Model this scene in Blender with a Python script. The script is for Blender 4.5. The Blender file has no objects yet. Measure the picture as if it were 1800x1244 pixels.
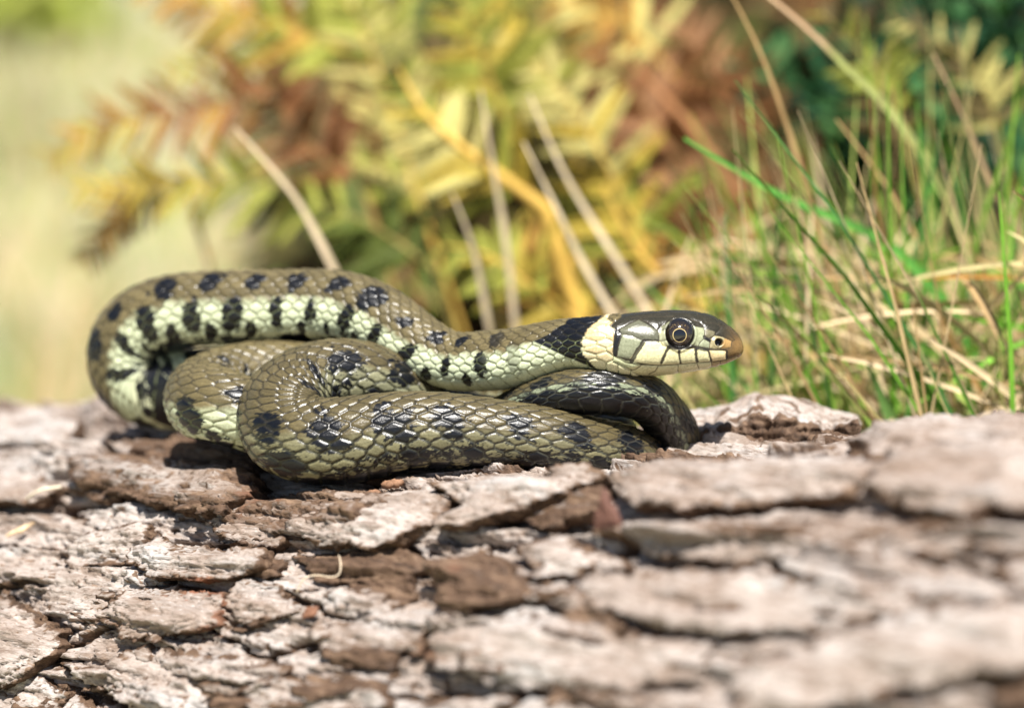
import bpy, math, random
import numpy as np
from mathutils import Matrix, Vector

# ------------------------------------------------------------------ camera, world, sun, exposure
PITCH = math.radians(9.0)      # the camera looks 9 degrees down
DIST = 525.0                   # mm from lens to the plane of focus
MMPX = 0.105                   # mm per photo pixel (1800 wide) in that plane
LIFT = 0.215                   # height of the focus point above the ground, m
CP, SP = math.cos(PITCH), math.sin(PITCH)
scene = bpy.context.scene
COL = scene.collection

def W(p):
    """mm in the view-aligned authoring frame (x right, y away, u up) -> metres in the world"""
    p = np.asarray(p, dtype=np.float64)
    x, y, u = p[..., 0], p[..., 1], p[..., 2]
    return np.stack([x, y * CP + u * SP, -y * SP + u * CP + LIFT * 1000.0], -1) * 0.001

def PX(px, py, y=0.0):
    """photo pixel + depth offset (mm behind the focus plane) -> authoring frame"""
    k = MMPX * (DIST + y) / DIST
    return np.array([(px - 900.0) * k, y, (622.0 - py) * k])

cam_d = bpy.data.cameras.new('camera')
cam = bpy.data.objects.new('camera', cam_d)
COL.objects.link(cam)
cam.location = W([0, -DIST, 0]).tolist()
cam.rotation_euler = (math.pi / 2 - PITCH, 0, 0)
cam_d.lens = 100.0
cam_d.sensor_width = 36.0
cam_d.sensor_fit = 'HORIZONTAL'
cam_d.clip_start = 0.02
cam_d.clip_end = 400.0
cam_d.dof.use_dof = True
cam_d.dof.focus_distance = (DIST - 6.5) * 0.001
cam_d.dof.aperture_fstop = 7.6
cam_d.dof.aperture_blades = 0
scene.camera = cam

SUN_EL, SUN_AZ = math.radians(62.0), math.radians(171.0)     # azimuth clockwise from +Y
sun_dir = Vector((math.sin(SUN_AZ) * math.cos(SUN_EL), math.cos(SUN_AZ) * math.cos(SUN_EL), math.sin(SUN_EL)))
world = bpy.data.worlds.new('World')
scene.world = world
world.use_nodes = True
wn = world.node_tree
sky = wn.nodes.new('ShaderNodeTexSky')
sky.sky_type = 'NISHITA'
sky.sun_disc = False
sky.sun_elevation = SUN_EL
sky.sun_rotation = SUN_AZ
bg = wn.nodes['Background']
bg.inputs['Strength'].default_value = 0.05
wn.links.new(sky.outputs[0], bg.inputs['Color'])
sun_l = bpy.data.lights.new('sun', 'SUN')
sun_l.energy = 5.0
sun_l.angle = math.radians(0.53)
sun_l.color = (1.0, 0.965, 0.91)
sun = bpy.data.objects.new('sun', sun_l)
sun.rotation_euler = sun_dir.to_track_quat('Z', 'Y').to_euler()
sun.location = (0, -2, 4)
COL.objects.link(sun)
vs = scene.view_settings
vs.view_transform = 'Standard'
vs.look = 'None'
vs.exposure = 0.98
vs.gamma = 1.0
scene.cycles.max_bounces = 6
scene.cycles.diffuse_bounces = 2
scene.cycles.transparent_max_bounces = 6
scene.cycles.use_denoising = True
scene.cycles.sample_clamp_indirect = 4.0

# ------------------------------------------------------------------ numpy noise
rng = np.random.default_rng(7)
random.seed(7)

def _h(ix, iy, seed):
    n = (ix.astype(np.int64) * 374761393 + iy.astype(np.int64) * 668265263 + seed * 974634541) & 0x7fffffff
    n = ((n ^ (n >> 13)) * 1274126177) & 0x7fffffff
    n = ((n ^ (n >> 16)) * 1103515245) & 0x7fffffff
    return (n ^ (n >> 15)) & 0x7fffffff

def rnd(ix, iy, seed=0):
    return (_h(np.asarray(ix), np.asarray(iy), seed) % 65536) / 65535.0

def noise(x, y, seed=0):
    x = np.asarray(x, float); y = np.asarray(y, float)
    fx, fy = np.floor(x), np.floor(y)
    ix, iy = fx.astype(np.int64), fy.astype(np.int64)
    dx, dy = x - fx, y - fy
    def g(i, j):
        a = (_h(ix + i, iy + j, seed) % 4096) * (2 * math.pi / 4096)
        return np.cos(a) * (dx - i) + np.sin(a) * (dy - j)
    sx = dx * dx * dx * (dx * (dx * 6 - 15) + 10)
    sy = dy * dy * dy * (dy * (dy * 6 - 15) + 10)
    a = g(0, 0); b = g(1, 0); c = g(0, 1); d = g(1, 1)
    return 1.4 * ((a + sx * (b - a)) * (1 - sy) + (c + sx * (d - c)) * sy)

def fbm(x, y, seed=0, o=4, gain=0.5):
    t = 0; am = 1.0; f = 1.0
    for k in range(o):
        t = t + am * noise(x * f + 17.3 * k, y * f - 9.1 * k, seed + k)
        am *= gain; f *= 2.03
    return t

def sst(a, b, x):
    t = np.clip((x - a) / (b - a), 0, 1)
    return t * t * (3 - 2 * t)

def voronoi(x, y, seed=0):
    ix, iy = np.floor(x).astype(np.int64), np.floor(y).astype(np.int64)
    F1 = np.full(x.shape, 9.0); F2 = F1.copy(); idn = np.zeros(x.shape); ox = np.zeros(x.shape); oy = np.zeros(x.shape)
    for i in (-1, 0, 1):
        for j in (-1, 0, 1):
            cx = ix + i + 0.1 + 0.8 * rnd(ix + i, iy + j, seed)
            cy = iy + j + 0.1 + 0.8 * rnd(ix + i, iy + j, seed + 5)
            d = np.hypot(x - cx, y - cy)
            r = rnd(ix + i, iy + j, seed + 9)
            near = d < F1
            F2 = np.where(near, F1, np.minimum(F2, d))
            idn = np.where(near, r, idn); ox = np.where(near, x - cx, ox); oy = np.where(near, y - cy, oy)
            F1 = np.where(near, d, F1)
    return F1, F2, idn, ox, oy

# ------------------------------------------------------------------ mesh + material helpers
def mesh_np(name, verts_mm, faces, mats, smooth=True, attrs=None, world_coords=False, face_mat=None):
    v = verts_mm if world_coords else W(verts_mm)
    me = bpy.data.meshes.new(name)
    v = np.ascontiguousarray(v, dtype=np.float32).reshape(-1, 3)
    faces = np.ascontiguousarray(faces, dtype=np.int32)
    k = faces.shape[1]
    me.vertices.add(len(v)); me.vertices.foreach_set('co', v.ravel())
    me.loops.add(faces.size); me.loops.foreach_set('vertex_index', faces.ravel())
    me.polygons.add(len(faces)); me.polygons.foreach_set('loop_start', np.arange(0, faces.size, k, dtype=np.int32))
    me.polygons.foreach_set('use_smooth', np.full(len(faces), smooth, dtype=bool))
    for m in (mats if isinstance(mats, (list, tuple)) else [mats]):
        me.materials.append(m)
    if face_mat is not None:
        me.polygons.foreach_set('material_index', np.ascontiguousarray(face_mat, dtype=np.int32))
    me.update(calc_edges=True)
    for an, av in (attrs or {}).items():
        av = np.asarray(av, dtype=np.float32)
        if av.ndim == 2:
            if av.shape[1] == 3:
                av = np.concatenate([av, np.ones((len(av), 1), np.float32)], 1)
            at = me.attributes.new(an, 'FLOAT_COLOR', 'POINT'); at.data.foreach_set('color', av.ravel())
        else:
            at = me.attributes.new(an, 'FLOAT', 'POINT'); at.data.foreach_set('value', av.ravel())
    return me

def link(name, data, parent=None, label=None, cat=None, group=None, kind=None):
    o = bpy.data.objects.new(name, data)
    COL.objects.link(o)
    if parent is not None: o.parent = parent
    if label: o['label'] = label
    if cat: o['category'] = cat
    if group: o['group'] = group
    if kind: o['kind'] = kind
    return o

def grid_faces(n, m, wrap=False):
    i, j = np.meshgrid(np.arange(n - 1), np.arange(m if wrap else m - 1), indexing='ij')
    j2 = (j + 1) % m
    return np.stack([i * m + j, i * m + j2, (i + 1) * m + j2, (i + 1) * m + j], -1).reshape(-1, 4)

class NT:
    def __init__(s, name):
        s.m = bpy.data.materials.new(name); s.m.use_nodes = True
        s.t = s.m.node_tree; s.b = s.t.nodes['Principled BSDF']; s.out = s.t.nodes['Material Output']
    def n(s, ty, **kw):
        nd = s.t.nodes.new(ty)
        for k, v in kw.items():
            if k in nd.inputs and not hasattr(nd, k): nd.inputs[k].default_value = v
            elif hasattr(nd, k): setattr(nd, k, v)
            else: nd.inputs[k.replace('_', ' ')].default_value = v
        return nd
    def l(s, a, b): s.t.links.new(a, b)
    def noise(s, vec, scale, detail=4, rough=0.6):
        nd = s.n('ShaderNodeTexNoise'); nd.inputs['Scale'].default_value = scale
        nd.inputs['Detail'].default_value = detail; nd.inputs['Roughness'].default_value = rough
        if vec is not None: s.l(vec, nd.inputs['Vector'])
        return nd.outputs['Fac']
    def ramp(s, fac, stops, interp='LINEAR'):
        nd = s.n('ShaderNodeValToRGB'); nd.color_ramp.interpolation = interp
        el = nd.color_ramp.elements
        while len(el) < len(stops): el.new(0.5)
        for e, (p, c) in zip(el, stops):
            e.position = p; e.color = (*c, 1) if len(c) == 3 else c
        s.l(fac, nd.inputs['Fac']); return nd.outputs['Color']
    def mix(s, fac, a, b, mode='MIX'):
        nd = s.n('ShaderNodeMix'); nd.data_type = 'RGBA'; nd.blend_type = mode
        for sock, v in ((nd.inputs['Factor'], fac), (nd.inputs['A'] if False else nd.inputs[6], a), (nd.inputs[7], b)):
            if hasattr(v, 'links'): s.l(v, sock)
            elif isinstance(v, (int, float)): sock.default_value = v if sock.type == 'VALUE' else (v, v, v, 1)
            else: sock.default_value = (*v, 1)
        return nd.outputs[2]
    def math(s, op, a, b=0.0):
        nd = s.n('ShaderNodeMath'); nd.operation = op
        for sock, v in ((nd.inputs[0], a), (nd.inputs[1], b)):
            if hasattr(v, 'links'): s.l(v, sock)
            else: sock.default_value = v
        return nd.outputs[0]
    def attr(s, name):
        nd = s.n('ShaderNodeAttribute'); nd.attribute_name = name; return nd
    def bump(s, h, dist, strength=1.0):
        nd = s.n('ShaderNodeBump'); nd.inputs['Distance'].default_value = dist; nd.inputs['Strength'].default_value = strength
        s.l(h, nd.inputs['Height']); s.l(nd.outputs[0], s.b.inputs['Normal'])

# bark: grey weathered skin, brown broken edges (attribute fresh: 0 old skin .. 1 broken face)
def make_bark():
    t = NT('bark'); tc = t.n('ShaderNodeTexCoord').outputs['Object']
    mp = t.n('ShaderNodeMapping'); mp.inputs['Rotation'].default_value = (0, 0, math.radians(40))
    t.l(tc, mp.inputs['Vector'])
    st = t.n('ShaderNodeMapping'); st.inputs['Scale'].default_value = (0.3, 1.4, 1.4); t.l(mp.outputs[0], st.inputs['Vector'])
    n1 = t.noise(st.outputs[0], 75, 6, 0.68)
    n2 = t.noise(st.outputs[0], 420, 5, 0.7)
    n3 = t.noise(tc, 1500, 3, 0.7)
    n4 = t.noise(tc, 32, 3, 0.6)
    skin = t.ramp(n1, [(0.28, (0.17, 0.12, 0.09)), (0.40, (0.31, 0.25, 0.21)), (0.52, (0.43, 0.37, 0.33)), (0.62, (0.40, 0.375, 0.355)), (0.70, (0.50, 0.435, 0.395)), (0.8, (0.58, 0.52, 0.485))])
    skin = t.mix(t.ramp(n2, [(0.36, (0.75, 0.75, 0.75)), (0.5, (0, 0, 0))]), skin, (0.15, 0.10, 0.068))
    skin = t.mix(t.ramp(n2, [(0.6, (0, 0, 0)), (0.75, (0.75, 0.75, 0.75))]), skin, (0.56, 0.53, 0.50))
    n6 = t.noise(st.outputs[0], 1100, 4, 0.7)
    skin = t.mix(t.ramp(n4, [(0.46, (0, 0, 0)), (0.62, (.55, .55, .55))]), skin, (0.20, 0.135, 0.095))
    skin = t.mix(t.ramp(n6, [(0.34, (.8, .8, .8)), (0.47, (0, 0, 0))]), skin, (0.13, 0.09, 0.062))
    skin = t.mix(t.ramp(n6, [(0.58, (0, 0, 0)), (0.7, (.55, .55, .55))]), skin, (0.64, 0.60, 0.57))
    brown = t.ramp(n2, [(0.3, (0.030, 0.017, 0.010)), (0.5, (0.098, 0.056, 0.033)), (0.68, (0.21, 0.135, 0.085))])  # inner-bark brown, lowered further to paint extra shade into the crevices
    red = t.ramp(n4, [(0.64, (0, 0, 0)), (0.72, (0.7, 0.7, 0.7))])
    brown = t.mix(red, brown, (0.25, 0.095, 0.05))
    fr = t.attr('fresh').outputs['Fac']
    f2 = t.math('ADD', fr, t.math('MULTIPLY', t.math('SUBTRACT', n2, 0.5), 1.1))
    f3 = t.ramp(f2, [(0.30, (0, 0, 0)), (0.52, (1, 1, 1))])
    col = t.mix(f3, skin, brown)
    t.l(col, t.b.inputs['Base Color'])
    t.b.inputs['Roughness'].default_value = 0.72
    t.b.inputs['Specular IOR Level'].default_value = 0.35
    n5 = t.noise(st.outputs[0], 1400, 3, 0.65)
    hh = t.math('ADD', t.math('MULTIPLY', n2, 0.6), t.math('ADD', t.math('MULTIPLY', n5, 0.4), t.math('MULTIPLY', n3, 0.12)))
    t.bump(hh, 0.0009, 0.8)
    return t.m
BARK = make_bark()

def plain(name, col, rough=0.6, spec=0.4):
    t = NT(name); tc = t.n('ShaderNodeTexCoord').outputs['Object']
    n = t.noise(tc, 900, 4, 0.6)
    c = t.mix(t.ramp(n, [(0.3, (0, 0, 0)), (0.7, (1, 1, 1))]), tuple(v * 0.65 for v in col), tuple(min(1, v * 1.25) for v in col))
    t.l(c, t.b.inputs['Base Color']); t.b.inputs['Roughness'].default_value = rough
    t.b.inputs['Specular IOR Level'].default_value = spec
    return t.m

def leafy(name, col=None, trans=0.35, rough=0.5):
    """plant matter: lets some light through; colour from the attribute Col unless given"""
    t = NT(name); tc = t.n('ShaderNodeTexCoord').outputs['Object']
    n = t.noise(tc, 120, 4, 0.6)
    base = t.attr('Col').outputs['Color'] if col is None else None
    oi = t.n('ShaderNodeObjectInfo').outputs['Random']
    hi = t.mix(1.0, base if base is not None else col, (1.25, 1.22, 1.1), 'MULTIPLY')
    lo = t.mix(1.0, base if base is not None else col, (0.62, 0.58, 0.5), 'MULTIPLY')
    f = t.math('ADD', t.math('MULTIPLY', n, 0.75), t.math('MULTIPLY', oi, 0.25))
    c = t.mix(t.ramp(f, [(0.3, (0, 0, 0)), (0.65, (1, 1, 1))]), lo, hi)
    t.l(c, t.b.inputs['Base Color']); t.b.inputs['Roughness'].default_value = rough; t.b.inputs['Specular IOR Level'].default_value = .2
    tr = t.n('ShaderNodeBsdfTranslucent'); t.l(c, tr.inputs['Color'])
    mx = t.n('ShaderNodeMixShader'); mx.inputs[0].default_value = trans
    t.l(t.b.outputs[0], mx.inputs[1]); t.l(tr.outputs[0], mx.inputs[2]); t.l(mx.outputs[0], t.out.inputs['Surface'])
    return t.m

# ------------------------------------------------------------------ spline
def cubic(t, y, tq):
    """natural cubic spline through (t, y); y (n,k)"""
    n = len(t); h = np.diff(t)
    A = np.zeros((n, n)); B = np.zeros((n, y.shape[1]))
    A[0, 0] = A[-1, -1] = 1
    for i in range(1, n - 1):
        A[i, i - 1] = h[i - 1]; A[i, i] = 2 * (h[i - 1] + h[i]); A[i, i + 1] = h[i]
        B[i] = 3 * ((y[i + 1] - y[i]) / h[i] - (y[i] - y[i - 1]) / h[i - 1])
    c = np.linalg.solve(A, B)
    i = np.clip(np.searchsorted(t, tq) - 1, 0, n - 2); d = (tq - t[i])[:, None]; hh = h[i][:, None]
    b = (y[i + 1] - y[i]) / hh - hh * (2 * c[i] + c[i + 1]) / 3
    return y[i] + b * d + c[i] * d ** 2 + (c[i + 1] - c[i]) / (3 * hh) * d ** 3

# ------------------------------------------------------------------ snake centreline (used by the log too: bark gives way under it)
# head: distance behind the nose tip (px), then photo rows of crown, widest level and jaw, half width
HEAD = np.array([
    (0, 611.0, 612, 613.0, 0.4), (1, 604.5, 612, 618.5, 7.5), (3, 599.5, 612, 622.5, 12), (7, 592.5, 612, 626.5, 17), (12, 586, 612, 629.5, 21.5),
    (20, 578, 611, 633.5, 27), (30, 570.5, 611, 637.5, 32), (45, 560, 610, 642.5, 38), (65, 552, 609, 647.5, 45), (90, 547.5, 608, 651.5, 52),
    (125, 546, 607, 656.5, 58), (160, 547.5, 606, 659.5, 63), (200, 551, 605, 661, 65), (230, 555, 605, 659.5, 62), (262, 558.5, 605, 652, 55)])
# body: px, py, depth mm, diameter px, dorsal direction (x, y, u)
BODY = [
    (1010, 606, 1.5, 89, 0, .05, 1), (955, 617, 4, 98, 0, .05, 1), (900, 632, 7, 108, 0, .05, 1), (850, 637, 10, 108, 0, .05, 1), (800, 637, 13, 103, 0, .05, 1),
    (750, 617, 16, 106, 0, .05, 1), (700, 583, 20, 113, 0, .0, 1), (650, 555, 24, 122, 0, 0, 1), (590, 541, 28, 128, 0, 0, 1), (500, 541, 32, 130, 0, 0, 1),
    (400, 544, 36, 132, 0, 0, 1), (312, 551, 40, 134, -.1, 0, 1), (254, 573, 43, 136, -.5, 0, .85), (225, 617, 45, 138, -1, 0, .15), (236, 660, 46, 138, -.9, .25, -.2),
    (285, 681, 46, 138, -.4, .9, .2), (360, 682, 46, 134, 0, .7, .7), (470, 676, 47, 128, 0, .4, 1), (600, 676, 48, 122, 0, .2, 1), (720, 688, 48, 116, 0, .1, 1),
    (795, 698, 45, 112, 0, 0, 1), (828, 704, 38, 110, 0, 0, 1), (790, 706, 31, 112, 0, 0, 1), (700, 698, 28, 118, 0, 0, 1), (600, 678, 27.5, 126, 0, 0, 1),
    (500, 667, 27, 131, 0, 0, 1), (415, 674, 25, 133, 0, 0, 1), (360, 697, 18.5, 135, -.4, -.1, 1), (392, 718, 11, 135, -.1, -.1, 1), (470, 742, 10, 124, 0, 0, 1),
    (570, 756, 9.5, 112, 0, 0, 1), (680, 760, 9, 106, 0, 0, 1), (800, 762, 9, 102, 0, 0, 1), (920, 764, 9.5, 100, 0, 0, 1), (1020, 766, 11, 100, 0, 0, 1), (1068, 763, 15, 100, .2, 0, 1),
    (1020, 758, 20, 100, 0, 0, 1), (910, 752, 22, 102, 0, 0, 1), (800, 738, 22, 106, 0, 0, 1), (735, 708, 19, 114, 0, 0, 1), (672, 676, 15, 124, 0, .1, 1), (605, 664, 12.5, 133, 0, .1, 1),
    (535, 682, 9.5, 142, -.1, .1, 1), (496, 732, 2, 151, -.35, .1, 1), (528, 773, -3.5, 156, -.1, 0, 1),
    (590, 779, -5, 156, 0, -.03, 1), (665, 769, -5, 151, 0, -.03, 1), (750, 760, -5, 139, 0, -.03, 1), (850, 764, -4, 127, 0, -.03, 1), (950, 774, -3, 116, 0, -.03, 1),
    (1040, 787, 0, 105, 0, -.03, 1), (1100, 797, 6, 95, .1, .1, 1), (1150, 802, 12, 90, .5, .1, .9), (1181, 782, 13, 87, 1, .2, .35), (1166, 733, 8, 86, .75, .35, .6),
    (1135, 703, 3, 86, .4, .35, .8), (1085, 691, -1, 84, .1, .35, .9), (1030, 689, -2, 82, 0, .35, .9), (970, 699, 1, 78, 0, .4, .9), (920, 715, 6, 73, 0, .4, .9),
    (865, 735, 11, 64, 0, .3, 1), (790, 745, 12, 54, 0, .1, 1), (700, 746, 12, 42, 0, 0, 1), (620, 746, 12, 28, 0, 0, 1), (560, 746, 12, 10, 0, 0, 1)]

def snake_line():
    pts, rad, ups, hx = [], [], [], []
    for e, tp, ce, bo, w in HEAD:
        pts.append(PX(1307 - e, ce, 0.0)); rad.append(((ce - tp) * MMPX, (bo - ce) * MMPX, w * MMPX)); ups.append((0, 0.03, 1)); hx.append(1307 - e)
    for px, py, y, d, ux, uy, uu in BODY:
        pts.append(PX(px, py, y)); r = d / 2 * MMPX * (DIST + y) / DIST
        rad.append((r, r, r * 1.02)); u = np.array((ux, uy, uu)); ups.append(u / np.linalg.norm(u)); hx.append(0)
    pts = np.array(pts); rad = np.array(rad); ups = np.array(ups)
    t = np.concatenate([[0], np.cumsum(np.linalg.norm(np.diff(pts, axis=0), axis=1))])
    return t, pts, rad, ups
SL_T, SL_P, SL_R, SL_U = snake_line()
_q = np.linspace(SL_T[0], SL_T[-1], 420)
SL_Q = cubic(SL_T, SL_P, _q)
SL_QR = np.interp(_q, SL_T, SL_R[:, 1])

def yield_to_snake(P, N, slack=0.25):
    """push surface points (mm) that would lie inside the snake back along -N"""
    lo = SL_Q.min(0) - 14; hi = SL_Q.max(0) + 14
    idx = np.where(((P > lo) & (P < hi)).all(1))[0]
    for k in range(3):
        for s in range(0, len(idx), 20000):
            ii = idx[s:s + 20000]
            d = np.linalg.norm(P[ii][:, None, :] - SL_Q[None], axis=2) - SL_QR[None]
            m = d.min(1)
            push = np.clip(slack - m, 0, None)
            P[ii] = P[ii] - N[ii] * (push * 1.05)[:, None]
    return P

# ------------------------------------------------------------------ the log
TH = math.radians(40.0)
AX = np.array([math.cos(TH), -math.sin(TH), 0.0])
VX = np.array([math.sin(TH), math.cos(TH), 0.0])
UX = np.array([0, 0, 1.0])
R_LOG, V0, ZC = 97.0, 24.0, -13.0
R_BACK = 52.0

# the log's own unevenness: a hollow where the tail loop lies, a swelling under the far coils
DIPS = [(17.0, -14.0, 34.0, 20.0, 7.5), (47.0, -9.0, 26.0, 17.0, 6.5), (-20.0, -30.0, 16.0, 12.0, 1.5), (-86.0, -16.0, 30.0, 22.0, -2.0)]
def dips(a, c):
    return sum(dp * np.exp(-((a - da) / ra) ** 2 - ((c - dc) / rc) ** 2) for da, dc, ra, rc, dp in DIPS)

def log_pos(a, c, h):
    """a along the log, c around it (mm of arc from the crest, + away), h above the nominal skin"""
    psi = c / R_LOG
    h = h - dips(a, c)
    sx, cx = np.sin(psi), np.cos(psi)
    rv = np.where(psi > 0, R_BACK, R_LOG)
    P = (V0 + rv * sx + h * sx)[..., None] * VX + (ZC - R_LOG + R_LOG * cx + h * cx)[..., None] * UX + a[..., None] * AX
    return P

def px_to_log(px, py, h=0.0):
    """photo pixel -> (a, c) where its ray meets the log's skin"""
    d = np.array([(px - 900) * MMPX / DIST, 1.0, (622 - py) * MMPX / DIST]); o = np.array([0, -DIST, 0])
    ov, dv = o @ VX - V0, d @ VX
    ou, du = o[2] - (ZC - R_LOG), d[2]
    R = R_LOG + h
    for it in range(8):
        A = dv * dv + du * du; B = ov * dv + ou * du; Cc = ov * ov + ou * ou - R * R
        disc = B * B - A * Cc
        t = (-B - math.sqrt(max(disc, 0.0))) / A
        p = o + d * t
        psi = math.atan2(p @ VX - V0, p[2] - (ZC - R_LOG))
        res = (p @ AX, psi * R_LOG)
        R = .5 * R + .5 * (R_LOG + h - dips(*res))
    return res

SHEAR = 0.55
def micro(a, c, seed):
    v = 3.0 * fbm(a / 24, c / 4.4, seed, 4, .52); fl = np.floor(v)
    k = sst(0, .14, v - fl)
    g = 1 - np.abs(noise(a / 6.5, c / 1.05, seed + 7)) * 2.2
    return (fl + k) * .42 - .22 * np.clip(g, 0, 1) ** 4 + .10 * fbm(a / 3.2, c / .9, seed + 9, 3, .6), 1 - k

def bark_height(a, c, seed=3):
    j1 = 0.9 * noise(a / 2.3, c / 1.6, seed + 40) + 0.45 * noise(a / 0.9, c / 0.7, seed + 41)
    wa = a + 7 * fbm(a / 30, c / 14, seed, 3) + j1
    wc = c + 3.2 * fbm(a / 34, c / 12, seed + 11, 3) + 0.6 * j1
    big = 2.6 * fbm(wa / 60, wc / 17, seed + 20, 3)
    v = 3.1 * fbm(wa / 62, wc / 10.5, seed + 30, 3) + 10
    fl = np.floor(v); f = v - fl
    ter = (fl - 10 + sst(0.0, 0.10, f)) * 1.25 + 0.35 * f
    F1, F2, idn, ox, oy = voronoi(wa / 48, wc / 10.5, seed + 50)
    crack = sst(0.0, 0.10, F2 - F1)
    pl = (idn - 0.5) * 2.6 + oy * (idn - 0.35) * 2.6 - (1 - crack) * 2.8
    G1, G2, gid, gx, gy = voronoi(wa / 17 + 3, wc / 4.0, seed + 60)
    pl2 = ((gid - 0.5) * 1.3 + gy * 0.7) - (1 - sst(0, 0.16, G2 - G1)) * 0.4
    fine, mk = micro(a, c, seed + 70)
    h = big + ter + pl + pl2 + fine
    fresh = 0.52 * (1 - sst(0.0, 0.22, f)) + 0.75 * (1 - crack) + 0.30 * (1 - sst(0, 0.12, G2 - G1)) + 0.55 * sst(0.62, 0.8, idn) * sst(0.3, 0.6, gid) + 0.25 * sst(-1.0, -3.5, h) + .4 * mk
    return h, np.clip(fresh, 0, 1)

def build_log():
    def dens(breaks):
        out = [np.arange(b0, b1, st) for b0, b1, st in breaks]
        return np.concatenate(out + [[breaks[-1][1]]])
    a = dens([(-640, -260, 8), (-260, -130, 0.9), (-130, 70, 0.42), (70, 170, 0.7), (170, 420, 8)])
    half = math.pi * R_LOG
    c = dens([(-half, -150, 6), (-150, -112, 1.2), (-112, -12, 0.42), (-12, 30, 0.6), (30, 70, 2.0), (70, half, 6)])[:-1]
    Ag, Cg = np.meshgrid(a, c, indexing='ij')
    h, fresh = bark_height(Ag, Cg)
    # fade relief towards the ends, round the ends off
    P = log_pos(Ag, Cg - SHEAR * h * sst(-150, -120, Cg), h)
    psi = Cg / R_LOG
    N = np.sin(psi)[..., None] * VX + np.cos(psi)[..., None] * UX
    P = P.reshape(-1, 3)
    P = yield_to_snake(P, N.reshape(-1, 3))
    n, m = Ag.shape
    faces = grid_faces(n, m, wrap=True)[:, ::-1]
    me = mesh_np('bark_surface', P, faces, BARK, attrs={'fresh': fresh.ravel()})
    return me, a, c, P.reshape(n, m, 3)

root_log = link('fallen_log', None, label='fallen log with grey flaking bark lying under the coiled snake', cat='log')
_b = W(log_pos(np.array([0.0]), np.array([math.pi * R_LOG]), np.array([0.0])))[0]
root_log.location = _b.tolist()
LOG_INV = Matrix.Translation(-Vector(_b.tolist()))

def child_of_log(name, me):
    o = link(name, me, root_log)
    o.matrix_parent_inverse = LOG_INV
    return o

me_core, _a, _c, _P = build_log()
child_of_log('bark_surface', me_core)

def build_log_ends():
    t = NT('sawn_wood'); tc = t.n('ShaderNodeTexCoord').outputs['Object']
    n = t.noise(tc, 60, 5, 0.6)
    t.l(t.ramp(n, [(0.3, (0.16, 0.10, 0.06)), (0.7, (0.42, 0.30, 0.18))]), t.b.inputs['Base Color']); t.b.inputs['Roughness'].default_value = 0.8
    for e in (0, -1):
        ring = _P[e]; c0 = ring.mean(0)
        v = np.concatenate([ring, ring * 0.5 + c0 * 0.5, c0[None]]); k = len(ring)
        fs = []
        for i in range(k):
            j = (i + 1) % k
            fs.append((i, j, k + j, k + i)); fs.append((k + i, k + j, 2 * k, 2 * k))
        f4 = np.array(fs)
        me = bpy.data.meshes.new('sawn_end')
        me.from_pydata(W(v).tolist(), [], [tuple(dict.fromkeys(map(int, q))) for q in f4]); me.materials.append(t.m)
        child_of_log('sawn_end', me)
build_log_ends()

# --- single bark plates standing proud of the skin; outlines given by photo pixels on the log's skin
def seg_sd(X, Y, poly):
    """signed distance to polygon (+ inside)"""
    n = len(poly); d = np.full(X.shape, 1e9); ins = np.zeros(X.shape, bool)
    for i in range(n):
        x0, y0 = poly[i]; x1, y1 = poly[(i + 1) % n]
        ex, ey = x1 - x0, y1 - y0
        t = np.clip(((X - x0) * ex + (Y - y0) * ey) / (ex * ex + ey * ey + 1e-9), 0, 1)
        d = np.minimum(d, np.hypot(X - x0 - t * ex, Y - y0 - t * ey))
        cr = ((y0 > Y) != (y1 > Y)) & (X < (x1 - x0) * (Y - y0) / (y1 - y0 + 1e-12) + x0)
        ins ^= cr
    return np.where(ins, d, -d)

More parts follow.
